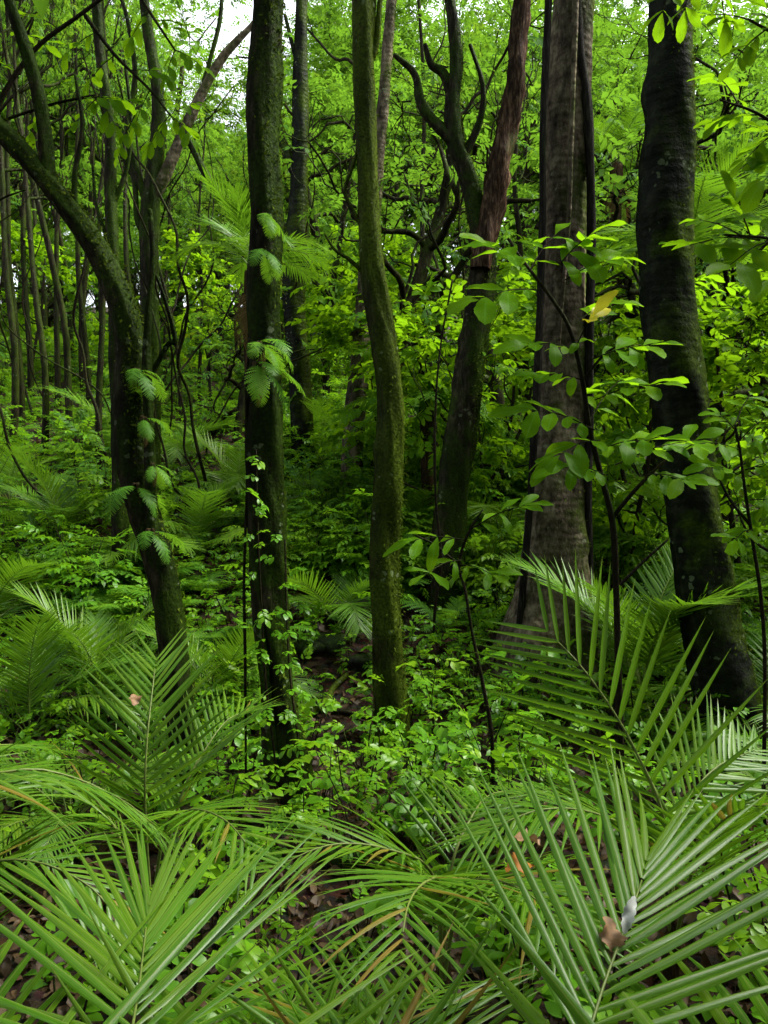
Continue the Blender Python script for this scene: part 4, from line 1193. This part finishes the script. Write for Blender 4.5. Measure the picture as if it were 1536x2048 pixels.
def sapling(label, base, stems, twigs, d, name='sapling', dz=None):
    bx = at_px(base[0], d); org = np.array([bx, d, gz(bx, d)])
    t = thing(name, label, 'sapling', tuple(org))
    for k, st in enumerate(stems):
        pts, rad = path(st, d)
        if k == 0: pts = np.concatenate([[org - [0, 0, 0.1]], pts]); rad = np.concatenate([[rad[0]], rad])
        g = Geo(); tube(g, pts - org, rad, 7, n=8 * len(pts), rough=0.08, seed=k)
        link('stem', g.mesh('stem', M['twig']), t)
    for k, (x0, y0, x1, y1, n, sz, dd) in enumerate(twigs):
        compound(t, org, P(x0, y0, d), P(x1, y1, d + dd), n + 2, sz, 1000 + k + int(base[0]) % 5000, yellow=(base[0] == 1245 and k == 5), slim=0.62 if base[0] == 985 else 0.85)
    return t


sapling('sapling with big translucent scalloped leaves in tiers before the pale grey trunk', (1245, 1560),
        [[(1240, 1480, 17), (1236, 1320, 15), (1232, 1180, 14), (1226, 1050, 13), (1205, 960, 11), (1180, 860, 10), (1165, 760, 9), (1140, 660, 8), (1105, 600, 7), (1060, 540, 6), (1030, 500, 4)],
         [(1228, 1030, 9), (1270, 980, 8), (1320, 930, 6), (1360, 900, 4)],
         [(1240, 1170, 7), (1290, 1120, 6), (1335, 1080, 4)],
         [(1165, 760, 6), (1220, 700, 5), (1280, 690, 4)]],
        [(1050, 530, 980, 490, 7, 0.17, -0.15), (1060, 540, 1110, 470, 5, 0.15, 0.1), (1080, 580, 960, 600, 5, 0.18, -0.2), (1110, 540, 1180, 470, 7, 0.17, -0.05), (1130, 560, 1220, 520, 5, 0.16, -0.15),
         (1150, 700, 1180, 640, 4, 0.14, -0.1), (1150, 700, 1060, 690, 6, 0.15, -0.2), (1165, 760, 1080, 750, 6, 0.15, -0.1), (1180, 720, 1300, 690, 7, 0.16, -0.1), (1190, 800, 1310, 770, 6, 0.16, -0.25),
         (1190, 860, 1060, 820, 7, 0.15, -0.15), (1200, 880, 1120, 910, 5, 0.15, -0.2), (1200, 900, 1300, 880, 6, 0.16, -0.2), (1230, 930, 1390, 880, 7, 0.15, -0.1), (1210, 950, 1130, 935, 6, 0.14, -0.2), (1290, 950, 1370, 960, 5, 0.13, -0.2),
         (1180, 840, 1240, 760, 5, 0.15, 0.2), (1160, 640, 1240, 600, 5, 0.15, 0.2)], 3.45)
sapling('small sapling with wavy pale-backed leaves rising left of the flaring pale trunk', (985, 1560),
        [[(985, 1490, 8), (968, 1380, 8), (945, 1270, 7), (930, 1180, 6), (918, 1130, 6), (935, 1070, 5), (965, 1020, 3)], [(918, 1130, 5), (870, 1090, 4), (830, 1070, 3)]],
        [(940, 1060, 1050, 1010, 5, 0.15, -0.1), (930, 1080, 830, 1080, 5, 0.16, -0.1), (925, 1120, 850, 1150, 4, 0.14, -0.25), (920, 1130, 985, 1150, 3, 0.13, -0.2)], 3.6)
sapling('leafy sapling with bright crowded leaves right of the leaning dark trunk', (1525, 1500),
        [[(1530, 1350, 8), (1522, 1200, 8), (1505, 1080, 7), (1490, 980, 6), (1480, 900, 5), (1470, 850, 4)], [(1500, 1050, 7), (1460, 1000, 5), (1430, 940, 4)]],
        [(1480, 900, 1380, 890, 7, 0.14, -0.2), (1480, 880, 1540, 830, 7, 0.14, 0), (1490, 960, 1420, 930, 6, 0.13, -0.15), (1490, 940, 1580, 920, 7, 0.14, -0.1), (1500, 1000, 1590, 1010, 7, 0.14, -0.2), (1470, 860, 1440, 830, 5, 0.10, 0.1),
         (1505, 1060, 1470, 1080, 5, 0.12, -0.2), (1470, 850, 1500, 790, 5, 0.10, 0.1)], 3.7)
# overhanging boughs from trees outside the view
sapling('overhanging tree with large shadowy leaves reaching in beside the burl', (1900, 1600),
        [[(1880, 1300, 40), (1850, 900, 36), (1800, 600, 30), (1740, 380, 24), (1700, 200, 20), (1690, 0, 16)], [(1800, 600, 14), (1680, 520, 10), (1560, 480, 7), (1450, 470, 5)], [(1740, 380, 12), (1620, 300, 9), (1520, 230, 6), (1440, 200, 4)], [(1700, 200, 10), (1600, 100, 8), (1500, 40, 5)], [(1690, 0, 10), (1560, -60, 8), (1420, -40, 6), (1330, -20, 4)]],
        [(1520, 480, 1380, 490, 7, 0.15, -0.1), (1560, 480, 1460, 530, 6, 0.15, -0.2), (1500, 470, 1470, 400, 5, 0.14, 0), (1600, 490, 1530, 440, 6, 0.15, -0.1), (1600, 500, 1540, 560, 5, 0.15, -0.2), (1480, 470, 1400, 440, 6, 0.10, 0.1),
         (1480, 215, 1430, 150, 6, 0.12, 0.2), (1520, 230, 1440, 240, 7, 0.095, 0.1), (1560, 260, 1490, 320, 7, 0.095, 0), (1600, 290, 1530, 260, 6, 0.10, 0), (1600, 290, 1530, 360, 6, 0.13, -0.1),
         (1500, 40, 1420, 30, 6, 0.095, 0.1), (1530, 60, 1470, 120, 6, 0.095, 0), (1560, 80, 1530, 10, 5, 0.095, 0), (1340, -20, 1325, 25, 3, 0.095, 0), (1380, -30, 1370, 20, 3, 0.095, 0), (1440, -20, 1450, 40, 4, 0.095, 0)], 2.9, name='overhanging_tree')
sapling('overhanging tree with hanging round-tipped leaves above the pale crooked branches', (-60, 1500),
        [[(-40, 1300, 30), (-50, 1000, 26), (-60, 700, 22), (-60, 450, 18), (-20, 250, 12), (60, 110, 9), (160, 30, 8), (260, -40, 7), (340, -60, 6)], [(-20, 250, 7), (100, 210, 6), (190, 190, 4)], [(170, 30, 9), (230, 110, 7), (300, 180, 5), (340, 230, 4)], [(260, -40, 8), (310, 40, 6), (350, 100, 4)], [(-60, 450, 7), (0, 400, 5), (50, 380, 3)]],
        [(150, 200, 250, 200, 7, 0.14, 0), (90, 215, 60, 270, 5, 0.10, 0), (60, 230, 130, 160, 6, 0.10, 0), (190, 190, 230, 250, 6, 0.10, 0), (230, 110, 180, 160, 6, 0.10, 0.1), (260, 140, 330, 150, 6, 0.10, 0), (300, 180, 270, 250, 6, 0.10, 0),
         (340, 230, 380, 270, 6, 0.10, 0), (320, 200, 390, 210, 6, 0.10, 0.1), (310, 40, 370, 50, 6, 0.10, 0), (350, 100, 400, 130, 6, 0.10, 0), (350, 100, 330, 160, 6, 0.10, 0), (300, 20, 260, 80, 6, 0.10, 0), (20, 60, 90, 90, 6, 0.13, 0.3),
         (40, 150, -10, 120, 6, 0.10, 0), (270, 230, 240, 300, 6, 0.10, 0), (200, 190, 150, 250, 6, 0.10, 0), (340, 230, 300, 290, 5, 0.10, 0), (380, 80, 360, 20, 5, 0.10, 0), (120, 60, 60, 30, 6, 0.10, 0), (200, 60, 130, 110, 6, 0.10, 0)], 4.4, name='overhanging_tree')

# climber on the trunk
for (lb, pl, dd, n, sd0) in (('leafy climber creeping up the lower climber wound trunk', [(560, 1640), (548, 1500), (530, 1350), (522, 1200), (515, 1050), (512, 900)], 3.72, 46, 1),
                             ('small-leaved climber on the lit edge of the climber wound trunk', [(620, 1640), (600, 1500), (580, 1350), (572, 1200), (570, 1080)], 3.8, 30, 2)):
    q = np.random.default_rng(sd0)
    pts = np.array([P(a, b, dd) for a, b in pl]); b0 = pts[0].copy()
    t = thing('climber', lb, 'climber', tuple(b0))
    g = Geo(); C, _ = tube(g, pts - b0, np.full(len(pts), 0.005), 5, n=40, rough=0.2); link('stem', g.mesh('stem', M['twig']), t)
    gl = Geo(); idx = q.integers(2, 40, n); pos = C[idx] + q.normal(0, 0.03, (n, 3)) * [1, 0.3, 1] + [0, -0.03, 0]
    spray_cloud(gl, SPRM, pos, np.tile([0, -0.6, 0.1], (n, 1)), q, 0.35, 0.65, 0.4, 0.1)
    stuff(link('foliage', gl.mesh('foliage', M['shrub']), t))

# ------------------------------------------------------------------ ground cover, litter, rocks, fallen wood, dropped leaves
q = np.random.default_rng(5)
LIT = [strip(*scallop(7, 0.26, 0.5, 0.1), f, c, sd_, wv, seed=s) for s, (f, c, sd_, wv) in enumerate(((0.4, 0.35, 0.12, 0.3), (0.25, -0.3, -0.1, 0.45), (0.6, 0.5, 0.05, 0.2)))]
N = 30000
yy = 0.4 + 14 * q.random(N) ** 1.2; xx = q.uniform(-1, 1, N) * (0.58 * yy + 1.3)
g = Geo(); zz = ground(xx, yy) + 0.012
d = q.normal(0, 1, (N, 3)); d[:, 2] = q.normal(0.1, 0.25, N)
up = np.stack([q.normal(0, 0.5, N), q.normal(0, 0.5, N), np.ones(N)], -1)
s = q.uniform(0.05, 0.12, N)
F = frames(d, up, s, s, s); pos = np.stack([xx, yy, zz], -1)
for k in range(3):
    for near in (True, False):
        m = (np.arange(N) % 3 == k) & ((yy < 5) == near)
        g.inst((LIT if near else SMALL)[k], F[m] * (0.75 if near else 1), pos[m], q.random(m.sum()))
o = tag(link('leaf_litter', g.mesh('leaf_litter', M['litter'])), 'brown fallen leaf litter covering the forest floor', 'leaf litter'); stuff(o)
N = 17000
yy = 4.8 + 13 * q.random(N) ** 1.0; xx = q.uniform(-1, 1, N) * (0.57 * yy + 0.8)
pxs = 768 + xx / yy * FOC
keep = ~((pxs > 560) & (pxs < 1020) & (yy < 7.2) & (q.random(N) < 0.85)); xx, yy = xx[keep], yy[keep]; N = len(xx)
g = Geo(); pos = np.stack([xx, yy, ground(xx, yy) + 0.02 + 0.3 * q.random(N) ** 1.5], -1)
spray_cloud(g, SPRS, pos, q.normal(0, 1, (N, 3)), q, 0.45, 0.95, 0.35, 0.0)
o = tag(link('ground_cover', g.mesh('ground_cover', M['shrub'])), 'green carpet of tiny leafy plants over the slope', 'ground cover'); stuff(o)


def rock(px, d, s, label, seed):
    q = np.random.default_rng(seed)
    n, m = 10, 16
    u = np.linspace(0, np.pi, n)[:, None]; v = np.linspace(0, 2 * np.pi, m, endpoint=False)[None]
    Dv = np.stack([np.sin(u) * np.cos(v), np.sin(u) * np.sin(v), np.cos(u) + 0 * v], -1)
    r = np.ones((n, m))
    for k in range(9):
        w = q.normal(0, 1.8, 3); r += 0.09 * np.sin(Dv @ w * 1.6 + q.uniform(0, 6))
    for k in range(5):
        w = nrm(q.normal(0, 1, 3)); c = Dv @ w; r = np.where(c > 0.6, np.minimum(r, 0.75 / np.maximum(c, 0.6)), r)
    Vv = (Dv * r[..., None] * np.array([1.2, 0.9, 0.65]) * s).reshape(-1, 3)
    i = np.arange(n - 1)[:, None] * m; j = np.arange(m)[None]; j2 = (j + 1) % m
    Qd = np.stack([i + j, i + m + j, i + m + j2, i + j2], -1).reshape(-1, 4)
    g = Geo(); g.add(Vv, None, Qd)
    x = at_px(px, d)
    o = tag(link('rock', g.mesh('rock', M['rock']), None, (x, d, gz(x, d) + 0.2 * s)), label, 'rock'); o.rotation_euler = (0, 0, seed)


rock(700, 6.9, 0.22, 'mossy grey boulder set in the bank past the slender mossy trunk', 1)
rock(660, 6.4, 0.16, 'squat dark stone below the boulder in the bank', 2)
rock(505, 5.3, 0.2, 'wet grey rock in shadow behind the climber wound trunk', 3)
rock(722, 6.2, 0.13, 'small rounded stone at the back of the slender mossy trunk', 4)
rock(610, 6.3, 0.15, 'angular mossy stone beside the leaf litter hollow', 5)
rock(690, 3.5, 0.09, 'pale little stone under the seedlings', 6)


def log(label, a, b, r, mat, seed, name='fallen_branch'):
    q = np.random.default_rng(seed)
    (x0, y0), (x1, y1) = a, b
    pts = []
    for f in np.linspace(0, 1, 6):
        x, y = x0 + (x1 - x0) * f + q.normal(0, 0.03), y0 + (y1 - y0) * f + q.normal(0, 0.03)
        pts.append([x, y, gz(x, y) + r * 0.7 + q.uniform(0, 0.03)])
    pts = np.array(pts); b0 = pts[0].copy()
    g = Geo(); tube(g, pts - b0, np.linspace(r, r * 0.5, 6), 8, n=26, rough=0.12, seed=seed)
    tag(link(name, g.mesh(name, mat), None, tuple(b0)), label, 'branch')


log('mossy fallen branch lying in the litter behind the climber wound trunk', (at_px(590, 5.2), 5.2), (at_px(690, 6.0), 6.0), 0.04, M['bark_moss'], 1)
log('thin dark fallen branch across the litter hollow', (at_px(640, 5.6), 5.6), (at_px(760, 5.4), 5.4), 0.022, M['twig'], 2)
log('bare fallen pole beside the foot of the leaning dark trunk', (at_px(1420, 6.8), 6.8), (at_px(1560, 6.2), 6.2), 0.035, M['bark_grey'], 3)
log('short rotten log behind the slender mossy trunk', (at_px(830, 6.2), 6.2), (at_px(930, 6.5), 6.5), 0.06, M['bark_red'], 4)


def dropped(label, px, py, d, size, mat, seed, tilt, wx=1.0):
    t_ = strip(*scallop(17, 0.34, 0.5, 0.16), 0.5, 0.45, 0.15, 0.6, seed=seed)
    me = as_mesh(t_, 'fallen_leaf', M[mat])
    o = tag(link('fallen_leaf', me, None, tuple(P(px, py, d))), label, 'leaf')
    o.scale = (size * wx, size, size); o.rotation_euler = tilt


dropped('bright orange curled dry leaf caught on the ribbed palm blades', 1012, 1745, 1.36, 0.055, 'orange_leaf', 1, (0.5, 0.2, -1.2))
dropped('tan dry leaf resting where the ribbed palm blades meet', 1222, 1905, 1.19, 0.055, 'tan_leaf', 2, (1.0, 0.3, 0.2))
dropped('slim pale grey leaf standing beside the tan one', 1248, 1868, 1.2, 0.06, 'grey_leaf', 3, (1.1, 0.2, -0.4), 0.45)
dropped('brown scrap of leaf stuck on the upright feathered frond', 268, 1412, 2.78, 0.06, 'tan_leaf', 4, (0.9, 0.2, 0.5))
dropped('pinkish brown leaf lodged behind the ribbed palm blades', 1080, 1690, 1.9, 0.07, 'tan_leaf', 5, (0.5, 0.2, 1.4))
